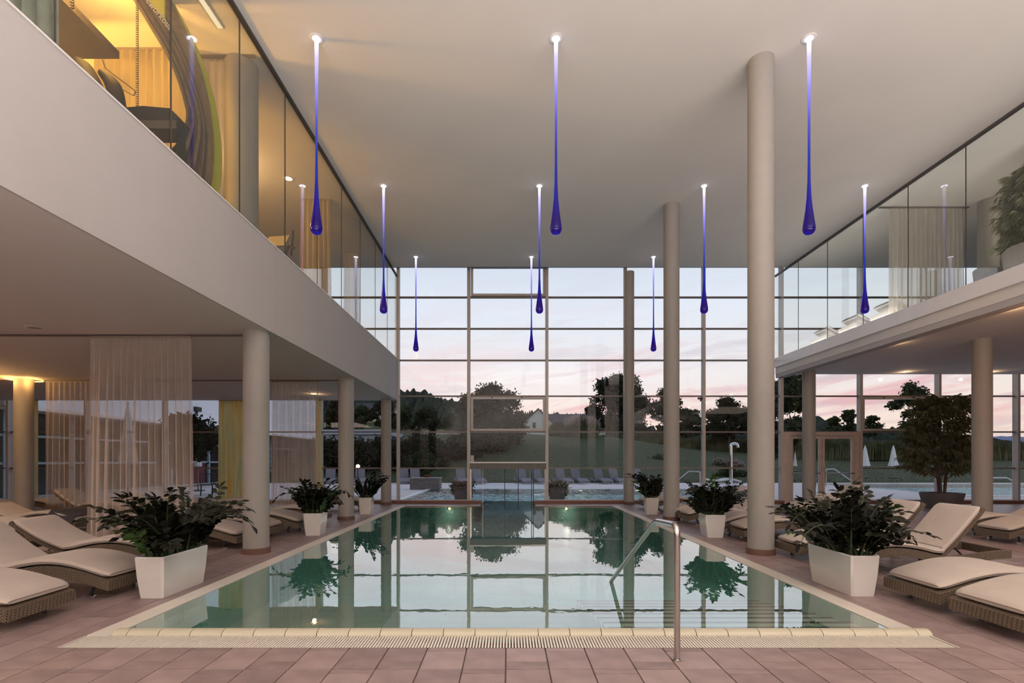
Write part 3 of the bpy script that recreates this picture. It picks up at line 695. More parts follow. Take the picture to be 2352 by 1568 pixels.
# --- zz plants in planters
def leaf_mesh(l, w_, fold=.25, curl=.15, n=3, m=None, nm='leaf'):
    q = MB(); vs = [(0, 0, 0)]; fs = []
    st = [(.2, .6), (.5, 1), (.8, .62)]
    for (u, k) in st: vs += [(-w_/2*k, u*l, fold*w_/2*k-curl*l*u*u), (0, u*l, -curl*l*u*u), (w_/2*k, u*l, fold*w_/2*k-curl*l*u*u)]
    vs.append((0, l, -curl*l))
    fs = [(0, 2, 1), (0, 3, 2)]
    for i in range(2):
        a = 1+3*i; fs += [(a, a+1, a+4, a+3), (a+1, a+2, a+5, a+4)]
    fs += [(7, 8, 10), (8, 9, 10)]
    q.add(vs, fs)
    return q
LQ = leaf_mesh(.098, .056); leaf_a = mesh('leaf', LQ, M_leaf, True); leaf_b = mesh('leaf', leaf_mesh(.112, .052, .3, .05), M_leaf, True); leaf_c = mesh('leaf', LQ, M_leaf2, True)
def frame_at(d, up):                       # orientation whose +Y is d and +Z close to up
    d = d.normalized(); x = d.cross(up); x = x.normalized() if x.length > 1e-4 else d.orthogonal().normalized(); z = x.cross(d)
    return Matrix((x, d, z)).transposed()
def planter(w0, w1, l0, l1, h, t):          # glazed tapered planter: bottom w0 x l0, top w1 x l1
    q = MB(); c = .015
    def rect(w_, l_, z, c=.02):
        a, b_ = w_/2, l_/2
        return [(-a+c, -b_, z), (a-c, -b_, z), (a, -b_+c, z), (a, b_-c, z), (a-c, b_, z), (-a+c, b_, z), (-a, b_-c, z), (-a, -b_+c, z)]
    rs = [rect(w0, l0, 0), rect((w0+w1)/2+.01, (l0+l1)/2+.01, h*.5), rect(w1, l1, h-.01), rect(w1-.01, l1-.01, h), rect(w1-.03, l1-.03, h), rect(w1-.04, l1-.04, h-.05)]
    vs = [p for r_ in rs for p in r_]
    q.add(vs, [tuple(range(8))[::-1]]+[(i*8+k, i*8+(k+1) % 8, i*8+8+(k+1) % 8, i*8+8+k) for i in range(5) for k in range(8)])
    q.build('planter', M_ceramic, t)
    q = MB(); q.poly(rect(w1-.035, l1-.035, h-.045)); q.build('soil', M_soil, t)
def zz(t, w1, l1, h, ns, seed, big, spread, height, fresh=2):
    rr = random.Random(seed); budget = 298 if big else 0; rest = MB(); used = 0
    for s_ in range(ns):
        x0 = rr.uniform(-.38, .38)*w1; y0 = rr.uniform(-.42, .42)*l1
        az = math.atan2(y0/l1+rr.uniform(-.35, .35), x0/w1+rr.uniform(-.35, .35)); L_ = height*rr.uniform(.48, 1.0)
        lean = rr.uniform(.15, 1.15)*spread
        if s_ < 3: lean = spread*1.5; L_ = height*1.2; az = rr.choice((.1, PI-.1, PI+.3, -.2))+rr.uniform(-.3, .3)
        pts = []; p = Vector((x0, y0, h-.05)); th = rr.uniform(.05, .55); n = 12
        for i in range(n+1):
            pts.append(p.copy()); th_ = th+lean*(i/n)**1.5*1.25
            p = p+Vector((math.sin(th_)*math.cos(az), math.sin(th_)*math.sin(az), math.cos(th_)))*(L_/n)
        q = MB(); q.tube(pts, [.011*(1-.75*i/n)+.001 for i in range(n+1)], 5); st = None
        fr = s_ >= ns-fresh
        leaves = []
        nl = rr.randint(10, 13); a0 = rr.uniform(0, PI)
        side0 = Vector((-math.sin(az+a0*.3), math.cos(az+a0*.3), 0))
        for k in range(nl):
            u = .18+.80*k/(nl-1); i = min(n-1, int(u*n)); pp = pts[i].lerp(pts[i+1], u*n-i); d = (pts[i+1]-pts[i]).normalized()
            sd = (side0-d*side0.dot(d)).normalized()
            sz = (1.08-.35*abs(u-.55)*2)*rr.uniform(.9, 1.25)*(1.0 if big else 1.05)
            for s2 in (-1, 1):
                dd = (sd*s2+d*(.55+.9*max(0, u-.8))+Vector((rr.uniform(-.25, .25), rr.uniform(-.25, .25), rr.uniform(-.2, .2)))).normalized()
                up = d.cross(dd) * 0 + (d if abs(d.dot(dd)) < .9 else Vector((0, 0, 1)))
                leaves.append((pp, frame_at(dd, d.cross(sd)*1.0+Vector((rr.uniform(-.8, .8), rr.uniform(-.9, .5), rr.uniform(-.2, .6)))), sz))
        dt = frame_at((pts[-1]-pts[-2]), Vector((0, 0, 1))); leaves.append((pts[-1], dt, 1.0))
        single = big and used+len(leaves) <= budget and (not fr)
        if single:
            st = q.build('stem', M_stem, t, True); used += len(leaves)
            for (pp, M3, sz) in leaves:
                o = link('leaf', leaf_a if rr.random() < .6 else leaf_b, st); o.matrix_local = Matrix.Translation(pp) @ M3.to_4x4() @ Matrix.Scale(sz*1.1, 4)
        else:
            tgt = rest if big else q
            if big and not fr:
                q.build('stem', M_stem, t, True)
            if fr: tgt = q
            for (pp, M3, sz) in leaves:
                if tgt is rest or tgt is q:
                    tgt.add([pp+M3@(Vector(v)*sz*1.1) for v in LQ.v], LQ.f, 0 if tgt is rest else 1)
            if not big or fr:
                nm = 'frond'; q.build(nm, [M_stem, M_leaf2 if fr else M_leaf], t, True)
    if rest.v: tag(rest.build('foliage', M_leaf, t, True), kind='stuff')
def potted(x, y, rz, w0, w1, l0, l1, h, ns, seed, big, spread, height, lab):
    t = thing('potted_plant', lab, 'potted plant', (x, y, 0), rz, 'white planters beside the pool'); planter(w0, w1, l0, l1, h, t); zz(t, w1, l1, h, ns, seed, big, spread, height); return t
potted(-3.76, 5.62, 0, .25, .31, .72, .80, .44, 60, 11, True, 1.25, .86, 'long white planter with bushy dark green plant, nearest on the left')
potted(3.79, 5.70, 0, .25, .31, .72, .80, .44, 62, 12, True, 1.25, .84, 'long white planter with bushy dark green plant, nearest on the right')
potted(-3.80, 9.86, .06, .27, .34, .40, .46, .43, 40, 13, False, 1.25, .82, 'white planter with spreading dark plant between first and second left columns')
potted(3.90, 9.60, -.06, .30, .37, .40, .46, .43, 44, 14, False, 1.15, .80, 'white planter with bushy plant between near and middle right columns')
potted(-3.86, 13.6, .05, .28, .35, .30, .37, .45, 26, 15, False, .8, .80, 'small white planter between second and third left columns')
potted(3.86, 13.55, -.05, .28, .35, .30, .37, .45, 26, 16, False, .8, .80, 'small white planter between middle and farthest right columns')

# --- weeping figs
def fig(t, z0, H, W_, seed, n_cl, trunk_z):
    rr = random.Random(seed)
    for k in range(5):
        a = k*1.3; q = MB(); x, y = .07*math.cos(a), .07*math.sin(a)
        q.tube([(x, y, z0), (x*1.6+rr.uniform(-.03, .03), y*1.6, z0+trunk_z*.5), (x*2.6+rr.uniform(-.1, .1), y*2.6, z0+trunk_z), (x*4+rr.uniform(-.2, .2), y*4, z0+H*.8)], [.03, .025, .02, .008], 7); q.build('trunk', M_bark, t, True)
    q = MB(); br = MB()
    for c in range(n_cl):
        u = rr.random(); zc = z0+trunk_z*.75+(H-trunk_z*.75)*(u**.85); v = (zc-z0)/H
        rad = W_/2*(.42+.75*math.sin(min(1, (1-v)*1.25+.18)*PI*.62))*.85*math.sqrt(rr.uniform(.15, 1)); a = rr.uniform(0, 2*PI)
        tip = Vector((rad*math.cos(a), rad*math.sin(a), zc)); root = Vector((tip.x*.15, tip.y*.15, zc-.12-.25*rad))
        mid = (root+tip)/2+Vector((0, 0, .12)); pts = [root*(1-s_)**2+mid*2*s_*(1-s_)+tip*s_*s_ for s_ in (0, .25, .5, .75, 1)]; br.tube(pts, [.008, .006, .005, .004, .002], 4)
        for k in range(30):
            s_ = rr.uniform(.35, 1); p = root*(1-s_)**2+mid*2*s_*(1-s_)+tip*s_*s_
            az = a+rr.uniform(-1.3, 1.3); dr_ = rr.uniform(-1.5, .2)
            d = Vector((math.cos(az), math.sin(az), dr_)).normalized(); l_ = rr.uniform(.12, .22); sd = d.cross(Vector((0, 0, 1))).normalized()*.012
            b1 = p+d*l_*.5+Vector((0, 0, .01)); e_ = p+d*l_+Vector((0, 0, -.045))
            q.add([p, b1-sd, e_, b1+sd], [(0, 1, 2), (0, 2, 3)])
    br.build('branches', M_bark, t); tag(t.children[-1], kind='stuff') if False else None
    tag(q.build('foliage', M_fic, t), kind='stuff')
t = thing('potted_tree', 'weeping fig with long narrow leaves in a round grey pot by the right windows', 'potted tree', (13.15, 15.2, 0))
q = MB(); q.lathe([(.38, 0), (.40, .01), (.49, .22), (.54, .44), (.54, .47), (.50, .47), (.49, .42)], 40, cap=False); q.build('pot', M_stone, t, True)
q = MB(); q.lathe([(.001, .42), (.492, .42)], 32, cap=False); q.build('soil', M_soil, t)
fig(t, .40, 3.05, 2.3, 21, 300, .95)
t = thing('potted_tree', 'weeping fig upstairs at the right edge behind the glass screen', 'potted tree', (10.55, 9.9, 4.87))
q = MB(); q.box(-.28, .28, -.28, .28, 0, .62); q.build('pot', mat('grey_box_pot', (.30, .27, .23), .6), t)
fig(t, .6, 1.95, 1.5, 22, 230, .35)

# --- downlights
q = MB(); q.lathe([(.11, 0), (.115, -.006), (.085, -.008)], 24, cap=False); dl_ring = mesh('trim_ring', q, M_white, True)
q = MB(); q.lathe([(.084, -.004), (.001, -.004)], 24, cap=False); dl_on = mesh('lens', q, emis('warm_downlight', (1, .70, .38), 6), True); dl_off = mesh('lens', q, mat('off_lens', (.4, .36, .32), .3), True)
for x, y, z, on, lab in ((-4.86, 11.05, HC, 1, 'bright recessed downlight in the gym ceiling'), (-7.2, 7.6, 3.47, 0, 'switched off recessed downlight in the left soffit'),
    (-5.9, 15.2, 3.47, 1, 'lit recessed downlight in the left soffit near the windows'),
    (9.55, 12.4, 4.35, 1, 'warm downlight under right gallery, farthest from camera of the edge row'), (9.55, 9.6, 4.35, 1, 'warm downlight under right gallery, middle of the edge row'), (9.55, 7.4, 4.35, 1, 'warm downlight under right gallery, nearest camera of the edge row'),
    (13.0, 16.4, 4.35, 1, 'warm downlight by the right windows, leftmost'), (15.8, 16.4, 4.35, 1, 'warm downlight by the right windows, middle'), (18.6, 16.4, 4.35, 1, 'warm downlight by the right windows, rightmost')):
    t = thing('downlight', lab, 'downlight', (x, y, z), 0, 'recessed ceiling downlights'); link('trim_ring', dl_ring, t); link('lens', dl_on if on else dl_off, t)
    if on and z < 5: point('downlight_glow', (x, y, z-.08), 5, (1, .62, .32), .05)

# --- upstairs gym
t = thing('linear_light', 'long glowing recessed light strip in the gym ceiling', 'light', (-4.14, 5.9, HC))
q = MB(); q.box(-.04, .04, -1.35, 1.3, -.012, -.002); q.build('diffuser', emis('strip_lamp', (1, .80, .48), 1.3), t)
q = MB(); q.box(-.055, -.04, -1.35, 1.3, -.018, -.002); q.box(.04, .055, -1.35, 1.3, -.018, -.002); q.build('housing', M_alu, t)
t = thing('ribbed_arch', 'huge curved arch of brown ribbed strips with lettering in the gym', 'arch', (0, 0, 0))
M_rib = mat('brown_rib', (.20, .125, .06), .5, var=.25, vscale=12); M_rib2 = mat('dark_rib', (.065, .04, .035), .5, var=.2); M_yg = mat('lime_panel', (.52, .50, .04), .5)
inner = [(285, -40), (318, 10), (352, 66), (385, 122), (410, 178), (427, 232), (433, 272), (418, 322), (394, 350), (372, 366)]
outer = [(372, -40), (400, 22), (425, 72), (447, 125), (466, 185), (478, 240), (486, 300), (488, 360), (483, 420), (470, 470)]
org = P(400, 300, 6.3); org.z = 4.87; t.location = org
def cr(ps, m=4):
    out = []
    for i in range(len(ps)-1):
        p0, p1, p2, p3 = ps[max(0, i-1)], ps[i], ps[i+1], ps[min(len(ps)-1, i+2)]
        for k in range(m):
            s_ = k/m; out.append(.5*((2*p1)+(p2-p0)*s_+(2*p0-5*p1+4*p2-p3)*s_*s_+(3*p1-3*p2+p3-p0)*s_**3))
    out.append(ps[-1]); return out
NR = 15
def ribline(u, d):
    v = u**1.0
    pp = []
    for k, (a, c) in enumerate(zip(inner, outer)):
        f_ = v if k < 5 else 1-(1-v)**(1+.22*(k-4))
        pp.append(P(a[0]+(c[0]-a[0])*f_, a[1]+(c[1]-a[1])*f_, d)-org)
    for p in pp: p.z = max(p.z, .03)
    return cr(pp)
for i in range(NR):
    u = 1-(1-i/(NR-1))**1.6; d = 6.42+.36*u
    q = MB(); q.tube(ribline(u, d), .030 if i < 4 else .020, 6); q.build('rib', M_rib2 if i % 2 == 0 and i < 8 else M_rib, t, True)
q = MB()
for a, c in ((.0, .10), (.10, .24)):
    A, B = ribline(a, 6.75), ribline(c, 6.75); n = min(len(A), len(B))
    for k in range(n-1): q.add([A[k], A[k+1], B[k+1], B[k], A[k]+Vector((0, .02, 0)), A[k+1]+Vector((0, .02, 0)), B[k+1]+Vector((0, .02, 0)), B[k]+Vector((0, .02, 0))], [(0, 1, 2, 3), (7, 6, 5, 4), (0, 4, 5, 1), (3, 2, 6, 7)])
q.build('backing', M_rib2, t)
A, B = ribline(.22, 6.98), ribline(1, 6.98); q = MB(); n = min(len(A), len(B))
for k in range(n-1): q.add([A[k], A[k+1], B[k+1], B[k]], [(0, 1, 2, 3)])
q.build('shell', mat('arch_shell', (.13, .08, .04), .6), t)
q = MB(); off = [Vector((.05, 0, 0)), Vector((.17, 0, .0))]
Bz = ribline(1, 6.80); q = MB(); nb = len(Bz)
for k, p in enumerate(Bz):
    w_ = .03+.11*k/nb; q.v += [tuple(p), tuple(p+Vector((w_, 0, 0))), tuple(p+Vector((w_, .03, 0))), tuple(p+Vector((0, .03, 0)))]
for k in range(nb-1):
    for a_ in range(4): q.f.append((4*k+a_, 4*k+(a_+1) % 4, 4*k+4+(a_+1) % 4, 4*k+4+a_)); q.m.append(0)
q.build('edge_band', M_yg, t)
q = MB(); pp = [P(x, y, 6.30)-org for x, y in ((336, -30), (378, -30), (377, 45), (360, 24), (345, 4))]
q.add(pp+[p+Vector((0, .02, 0)) for p in pp], [(0, 1, 2, 3, 4), (9, 8, 7, 6, 5)]+[(i, (i+1) % 5, 5+(i+1) % 5, 5+i) for i in range(5)]); q.build('sign_panel', M_yg, t)
cu = bpy.data.curves.new('lettering_curve', 'FONT'); cu.body = 'lifeworkout'; cu.size = .112; cu.extrude = .003; cu.space_character = 1.05; cu.materials.append(mat('white_letter', (.8, .75, .6), .5))
tmp = link('tmp_text', cu); dg = bpy.context.evaluated_depsgraph_get(); tm = bpy.data.meshes.new_from_object(tmp.evaluated_get(dg)); bpy.data.objects.remove(tmp)
o = link('lettering', tm, t); p0, p1 = P(324, -10, 6.22), P(380, 60, 6.22); d_ = p1-p0
o.location = p0-org; o.rotation_euler = (PI/2, 0, 0); o.rotation_euler = (Matrix.Rotation(math.atan2(d_.x, d_.z)-PI/2, 4, 'Y') @ Matrix.Rotation(PI/2, 4, 'X')).to_euler()
# coiled chains
def coil(px, py0, py1, d, lab):
    a, c = P(px, py0, d), P(px, py1, d); n = int((a.z-c.z)/.028); t = MB(); pts = []
    for i in range(n*6):
        th = i/6*2*PI; pts.append((a.x+.014*math.cos(th), a.y+.014*math.sin(th), a.z-(a.z-c.z)*i/(n*6)))
    t.tube(pts, .005, 4); return tag(t.build('spiral_cord', M_dark, None, True), lab, 'cord')
coil(315, -20, 275, 6.4, 'black spiral cord hanging in front of the gold curtain'); coil(166, -30, 22, 5.2, 'short black spiral cord at the top left of the gym')
# dark canopy above the bench
t = thing('canopy_board', 'large dark overhead board seen from below in the gym', 'board', (-6.2, 5.0, 7.1))
q = MB(); q.box(-1.9, .72, -1.6, 2.05, 0, .10); q.build('board', mat('dark_board', (.014, .008, .008), .8, var=.4, vscale=3), t)
for s_ in (-1, 1): q = MB(); q.tube([(s_*.6, .5, .1), (s_*.6, .5, .56)], .02, 8); q.build('hanger', M_dark, t)
# weight machine (dark) with padded arms
t = thing('exercise_machine', 'black exercise machine silhouetted against the gold curtain', 'exercise machine', (-5.05, 6.35, 4.87))
q = MB(); q.box(-.55, .45, -.30, .35, 0, .08); q.box(-.50, -.35, -.06, .06, .08, 1.6); q.build('stand', M_dark, t)
def lump(pts, rs, nm, m=mat('black_vinyl', (.012, .008, .009), .7)):
    q = MB(); q.tube(cr([Vector(p) for p in pts]), [v for v in [rs[min(len(rs)-1, i//4)]+(rs[min(len(rs)-1, i//4+1)]-rs[min(len(rs)-1, i//4)])*(i % 4)/4 for i in range((len(pts)-1)*4+1)]], 12); return q.build(nm, m, t, True)
lump([(-.45, 0, 1.62), (-.36, 0, 1.5), (-.24, 0, 1.2), (-.16, 0, .8), (-.1, 0, .1)], [.08, .15, .17, .15, .12], 'column_pad')
lump([(-.12, 0, 1.5), (.04, 0, 1.32), (.10, 0, 1.0), (.16, 0, .7), (.34, -.05, .42)], [.04, .09, .10, .08, .05], 'arm_pad')
lump([(.28, -.05, .50), (.38, -.1, .38), (.44, -.12, .30)], [.05, .06, .04], 'grip')
q = MB(); q.tube(bent([(-.10, 0, 1.66), (-.06, 0, 1.55), (.32, 0, 1.26), (.30, 0, 1.20), (.05, 0, 1.34)], .02, 4), .006, 5); q.build('wire_handle', M_dark, t, True)
# treadmill console
t = thing('treadmill', 'black treadmill console behind the slab edge inside the arch', 'treadmill', (-4.55, 6.05, 4.87))
q = MB(); q.box(-.28, .42, -.9, .6, 0, .18); q.box(-.27, -.21, .3, .4, .18, .7); q.box(.34, .40, .3, .4, .18, .7); q.build('deck', M_dark, t)
q = MB(); q.prism([(-.36, .68), (.40, .68), (.46, .84), (.34, .96), (.0, .99), (-.34, .96)], .18, .42, 'y'); q.build('console', M_dark, t)
q = MB(); q.box(-.33, .42, .165, .18, .70, .80); q.build('display_band', mat('grey_band', (.14, .12, .10), .4), t)
# elliptical further along
t = thing('exercise_machine', 'small exercise machine with tilted screen beyond the gym column', 'exercise machine', (-4.72, 10.0, 4.87))
q = MB(); q.tube([(0, 0, 0), (.02, 0, .45), (.12, 0, .75)], .03, 8); q.box(-.25, .25, -.3, .3, 0, .06); q.build('post', M_dark, t)
q = MB(); q.prism([(-.06, .84), (.26, .86), (.36, 1.06), (-.06, 1.03)], -.03, .03, 'y'); q.build('screen', mat('tablet', (.50, .45, .33), .4), t)
q = MB(); q.tube(bent([(-.02, -.05, .55), (.26, -.05, .55), (.34, -.05, .85), (.46, -.05, .80)], .05, 4), .025, 8); q.tube([(.40, -.05, .65), (.44, -.05, 1.15)], .02, 8); q.build('handlebar', M_dark, t, True)

# --- upstairs on the right
for x, y, lab in ((9.75, 12.75, 'pale upholstered lounger upstairs, nearest of three'), (9.75, 14.0, 'pale upholstered lounger upstairs, middle of three'), (9.75, 15.3, 'pale upholstered lounger upstairs, nearest the window wall')):
    lounger(11.5, y, 4.865, PI, .40, lab, True, mat('pale_frame', (.55, .52, .5), .5), M_cush2, group='pale loungers upstairs')
for x, y, rz, lab in ((10.1, 9.7, .4, 'grey woven tub armchair upstairs, right of the column'), (10.5, 10.75, -.3, 'small brown armchair upstairs beside the grey tub chair')):
    t = thing('armchair', lab, 'armchair', (x, y, 4.865), rz)
    q = MB(); vs = []; n = 14
    for i in range(n+1):
        a = -PI*.62+PI*1.24*i/n; hgt = .50+.22*math.cos(a*.8)
        for r_, z in ((.34, .08), (.40, hgt), (.36, hgt+.01), (.29, .12)): vs.append((-r_*math.cos(a), r_*math.sin(a), z))
    q.add(vs, [(i*4+j, i*4+(j+1) % 4, i*4+4+(j+1) % 4, i*4+4+j) for i in range(n) for j in range(4)]+[(0, 1, 2, 3), (n*4, n*4+3, n*4+2, n*4+1)])
    q.build('shell', mat('grey_weave', (.13, .115, .11), .7, bump=.3), t)
    q = MB(); q.lathe([(.30, .16), (.31, .2), (.30, .36), (.25, .40), (.001, .41)], 24, cap=False); q.build('seat', mat('brown_seat', (.12, .08, .07), .8), t, True)
    for a in (.8, 2.3, 3.9, 5.4): q = MB(); q.tube([(.26*math.cos(a), .26*math.sin(a), 0), (.24*math.cos(a), .24*math.sin(a), .16)], .016, 6); q.build('leg', M_dark, t)
# ================================================================== OUTDOORS
M_terr = mat('terrace_stone', (.72, .64, .62), .7, var=.05, vscale=.8, bump=.05, bscale=40)
T0 = -.02
b = MB(); PA = (-3.92, 9.0, 17.95, 25.5); PB = (18.7, 36, 20.5, 32)
for x0, x1, y0, y1 in ((-18, 60, 17.05, 17.95), (-18, PA[0], 17.95, 33), (PA[1], PB[0], 17.95, 33), (PA[0], PA[1], PA[3], 33), (PB[0], 60, 17.95, PB[2]), (PB[1], 60, PB[2], PB[3]), (PB[0], 60, PB[3], 33)):
    if (x0, y0) == (-18, 17.05):
        b.box(-18, -.89, y0, y1, -.3, T0); b.box(.86, 60, y0, y1, -.3, T0); continue
    b.box(x0, x1, y0, y1, -.3, T0)
tag(b.build('terrace', M_terr), 'pale stone terrace around the outdoor pool', 'terrace')
M_owater = glass('outdoor_water', (.62, .92, .96), 1.34, .03, .6, 0, 1.0, 3.0, .12)
M_obasin = mat('outdoor_basin', (.62, .92, .95), .4)
for (x0, x1, y0, y1), lab in ((PA, 'rippling turquoise outdoor pool behind the central door'), (PB, 'turquoise outdoor basin on the right beyond the fig')):
    t = thing('outdoor_pool', lab, 'pool', (x0, y0, 0)); W_, H_ = x1-x0, y1-y0
    q = MB(); q.box(0, W_, 0, H_, -.9, -.7); q.box(-.1, 0, 0, H_, -.9, -.05); q.box(W_, W_+.1, 0, H_, -.9, -.05); q.box(0, W_, H_, H_+.1, -.9, -.05)
    if x0 > 0: q.box(0, W_, -.1, 0, -.9, -.05)
    else: q.box(0, 3.0, -.1, 0, -.9, -.05); q.box(4.8, W_, -.1, 0, -.9, -.05)
    q.build('basin', M_obasin, t)
    q = MB()
    nx, ny = 60, 40
    for j in range(ny+1):
        for i in range(nx+1): q.v.append((W_*i/nx, H_*j/ny, .03*noise.noise(Vector((i*.9, j*1.1, 3))) if (x0 < 0 and 0 < i < nx and 0 < j < ny) else 0))
    for j in range(ny):
        for i in range(nx): q.f.append((j*(nx+1)+i, j*(nx+1)+i+1, (j+1)*(nx+1)+i+1, (j+1)*(nx+1)+i)); q.m.append(0)
    tag(q.build('water', M_owater, t, True, (0, 0, -.01)), kind='stuff')
    q = MB(); q.box(-.22, 0, -.0, H_+.22, -.05, .012); q.box(0, W_, H_, H_+.22, -.05, .012)
    if x0 > 0: q.box(-.22, W_, -.22, 0, -.05, .012)
    q.build('edge', M_white, t)
    if x0 < 0:
        for px_ in (1333, 1462): q = MB(); q.lathe([(.10, 0), (.09, .01), (.001, .012)], 16); o = q.build('pool_light', emis('pool_lamp', (1, .82, .45), 9), t, True); o.location = ((px_-CX)/F*25.3-x0, H_-.3, -.06)

# --- lawn
def crest(u):
    k = [(-1.2, .050), (-.5, .055), (-.2, .056), (.0, .054), (.08, .051), (.2, .048), (.28, .036), (.36, .024), (.46, .018), (.6, .013), (1.0, .008), (1.6, .004)]
    if u <= k[0][0]: return k[0][1]
    for (a, x), (c, y) in zip(k, k[1:]):
        if u <= c: return x+(y-x)*(u-a)/(c-a)
    return k[-1][1]
def ground(x, y):
    e = crest(x/60); zc = EYE+60*e
    if y < 32.8: return -.3
    if y < 60: return -.02+(zc+.03)*smoothstep(30, 64, y)*1.04
    return zc*(1-.6*smoothstep(62, 130, y))
def grid(xs, ys, fz):
    q = MB()
    for y in ys:
        for x in xs: q.v.append((x, y, fz(x, y)))
    n = len(xs)
    for j in range(len(ys)-1):
        for i in range(n-1): q.f.append((j*n+i, j*n+i+1, (j+1)*n+i+1, (j+1)*n+i)); q.m.append(0)
    return q
M_lawn = mat('lawn', (.036, .046, .013), .9, var=.2, vscale=25, bump=.6, bscale=40, col2=(.062, .072, .022))
q = grid([-90+2*i for i in range(101)], [32.4, 32.85, 33.4]+[34.4+1.5*j for j in range(59)], lambda x, y: ground(x, y)+.05*noise.noise(Vector((x*.3, y*.3, 0))))
tag(q.build('lawn', M_lawn, None, True), 'mown green lawn rising to a low crest beyond the terrace', 'lawn')
q = grid([-1500+60*i for i in range(51)], [120+90*j for j in range(16)], lambda x, y: -2.0)
tag(q.build('far_ground', mat('far_field', (.05, .055, .035), .9), None, True), 'dark fields beyond the garden', 'field')
# blades on the lawn near the terrace
rr = random.Random(9); q = MB()
for i in range(9000):
    y = 33+26*rr.random()**1.5; x = rr.uniform(-.3, 1.0)*y; z = ground(x, y); h = rr.uniform(.04, .10); a = rr.uniform(0, PI); dx, dy = .02*math.cos(a), .02*math.sin(a)
    q.add([(x-dx, y-dy, z), (x+dx, y+dy, z), (x+rr.uniform(-.03, .03), y, z+h)], [(0, 1, 2)])
tag(q.build('grass_blades', M_tree2, None), 'loose blades of grass on the lawn', 'grass', kind='stuff')

# --- trees
def leafcloud(q, blobs, n, ls, rr, shell=.55):
    tot = sum(b_[3]*b_[4]*b_[5] for b_ in blobs)
    for (x, y, z, a, b_, c) in blobs:
        for k in range(max(8, int(n*a*b_*c/tot))):
            u = rr.uniform(-1, 1); t_ = rr.uniform(0, 2*PI); r_ = (shell+(1-shell)*rr.random())*(1+.20*rr.gauss(0, 1)); s_ = math.sqrt(1-u*u)
            p = Vector((x+a*r_*s_*math.cos(t_), y+b_*r_*s_*math.sin(t_), z+c*r_*u)); l_ = ls*rr.uniform(.6, 1.3)
            d1 = Vector((rr.gauss(0, 1), rr.gauss(0, 1), rr.gauss(0, 1))).normalized()*l_; d2 = d1.orthogonal().normalized()*l_*.5
            q.add([p-d1*.5, p+d2, p+d1*.5, p-d2], [(0, 1, 2, 3)])
def tree(px0, px1, ptop, pbase, d, lab, n=5000, ls=.35, seed=1, m=None, trunk=.22, airy=.5, nb=26, name='tree', cat='tree', core=True, group=None):
    rr = random.Random(seed); a, c = P(px0, pbase, d), P(px1, ptop, d); W_ = c.x-a.x; H_ = c.z-a.z; x0 = (a.x+c.x)/2; zb = a.z
    t = thing(name, lab, cat, (x0, d, zb), 0, group)
    zt = H_*trunk; ch = H_-zt; blobs = []; nb = int(nb*1.7)
    for i in range(nb):
        u = rr.random(); th = rr.uniform(0, 2*PI); v = u; prof_ = math.sin(PI*min(1, .16+.84*(1-abs(v-.42)/.62 if v > .42 else 1-abs(v-.42)/.9))*.5)
        r_ = W_*.5*prof_*math.sqrt(rr.random())*.85; s_ = rr.uniform(.075, .17)*W_
        blobs.append((r_*math.cos(th), r_*math.sin(th)*.8, zt+ch*(.06+.86*v), s_, s_, min(s_*.8, ch*.2)))
    q = MB(); leafcloud(q, blobs, int(n*2.3), ls*.8, rr, airy)
    if core:
        for (x, y, z, a_, b_, c_) in blobs:
            k = 6
            q.add([(x+a_*.42*math.cos(2*PI*i/k), y+b_*.42*math.sin(2*PI*i/k), z) for i in range(k)]+[(x, y, z+c_*.7), (x, y, z-c_*.7)], [(i, (i+1) % k, 6) for i in range(k)]+[((i+1) % k, i, 7) for i in range(k)])
    tag(q.build('crown', m or M_tree, t), kind='stuff')
    q = MB(); r0 = max(.08, W_*.022); q.tube([(0, 0, -.3), (.05, 0, zt*.6), (0, 0, zt+ch*.4)], [r0, r0*.8, r0*.4], 8)
    for i in range(7):
        b_ = blobs[i*len(blobs)//7]; q.tube([(0, 0, zt*.9), (b_[0]*.4, b_[1]*.4, zt+(b_[2]-zt)*.6), (b_[0], b_[1], b_[2])], [r0*.45, r0*.3, r0*.1], 5)
    q.build('trunk', M_bark, t, True); return t
def bush(px0, px1, ptop, pbase, d, lab, n=1600, ls=.22, seed=1, m=None, group=None, name='bush'):
    rr = random.Random(seed); a, c = P(px0, pbase, d), P(px1, ptop, d); W_, H_ = c.x-a.x, c.z-a.z
    t = thing(name, lab, 'bush', ((a.x+c.x)/2, d, a.z), 0, group); blobs = []; nb = max(5, int(W_/H_*6))
    for i in range(nb):
        x = W_*(rr.random()-.5)*.8; hh = H_*rr.uniform(.55, .85); s_ = H_*.34
        blobs.append((x, rr.uniform(-.2, .2)*H_, hh*rr.uniform(.5, .9), max(s_, W_*.12), s_, s_*.8))
    blobs.append((0, 0, H_*.3, W_*.44, H_*.3, H_*.42))
    q = MB(); leafcloud(q, blobs, n, ls, rr, .75)
    for (x, y, z, a_, b_, c_) in blobs: 
        k = 8; q.add([(x+a_*.8*math.cos(2*PI*i/k), y+b_*.8*math.sin(2*PI*i/k), z) for i in range(k)]+[(x, y, z+c_*.85), (x, y, max(-.1, z-c_*.85))], [(i, (i+1) % k, 8) for i in range(k)]+[((i+1) % k, i, 9) for i in range(k)])
    tag(q.build('foliage', m or M_hedge, t), kind='stuff')
    q = MB(); q.tube([(0, 0, -.1), (0, 0, H_*.4)], .05, 5); q.build('stem', M_bark, t); return t
tree(1042, 1212, 884, 1005, 62, 'wide airy tree with gaps in its crown left of the white gable', 5200, .34, 31, airy=.35, nb=30, trunk=.2)
tree(1352, 1494, 861, 1008, 70, 'large dense round tree behind the slim full height column', 9500, .42, 32, nb=46, trunk=.12)
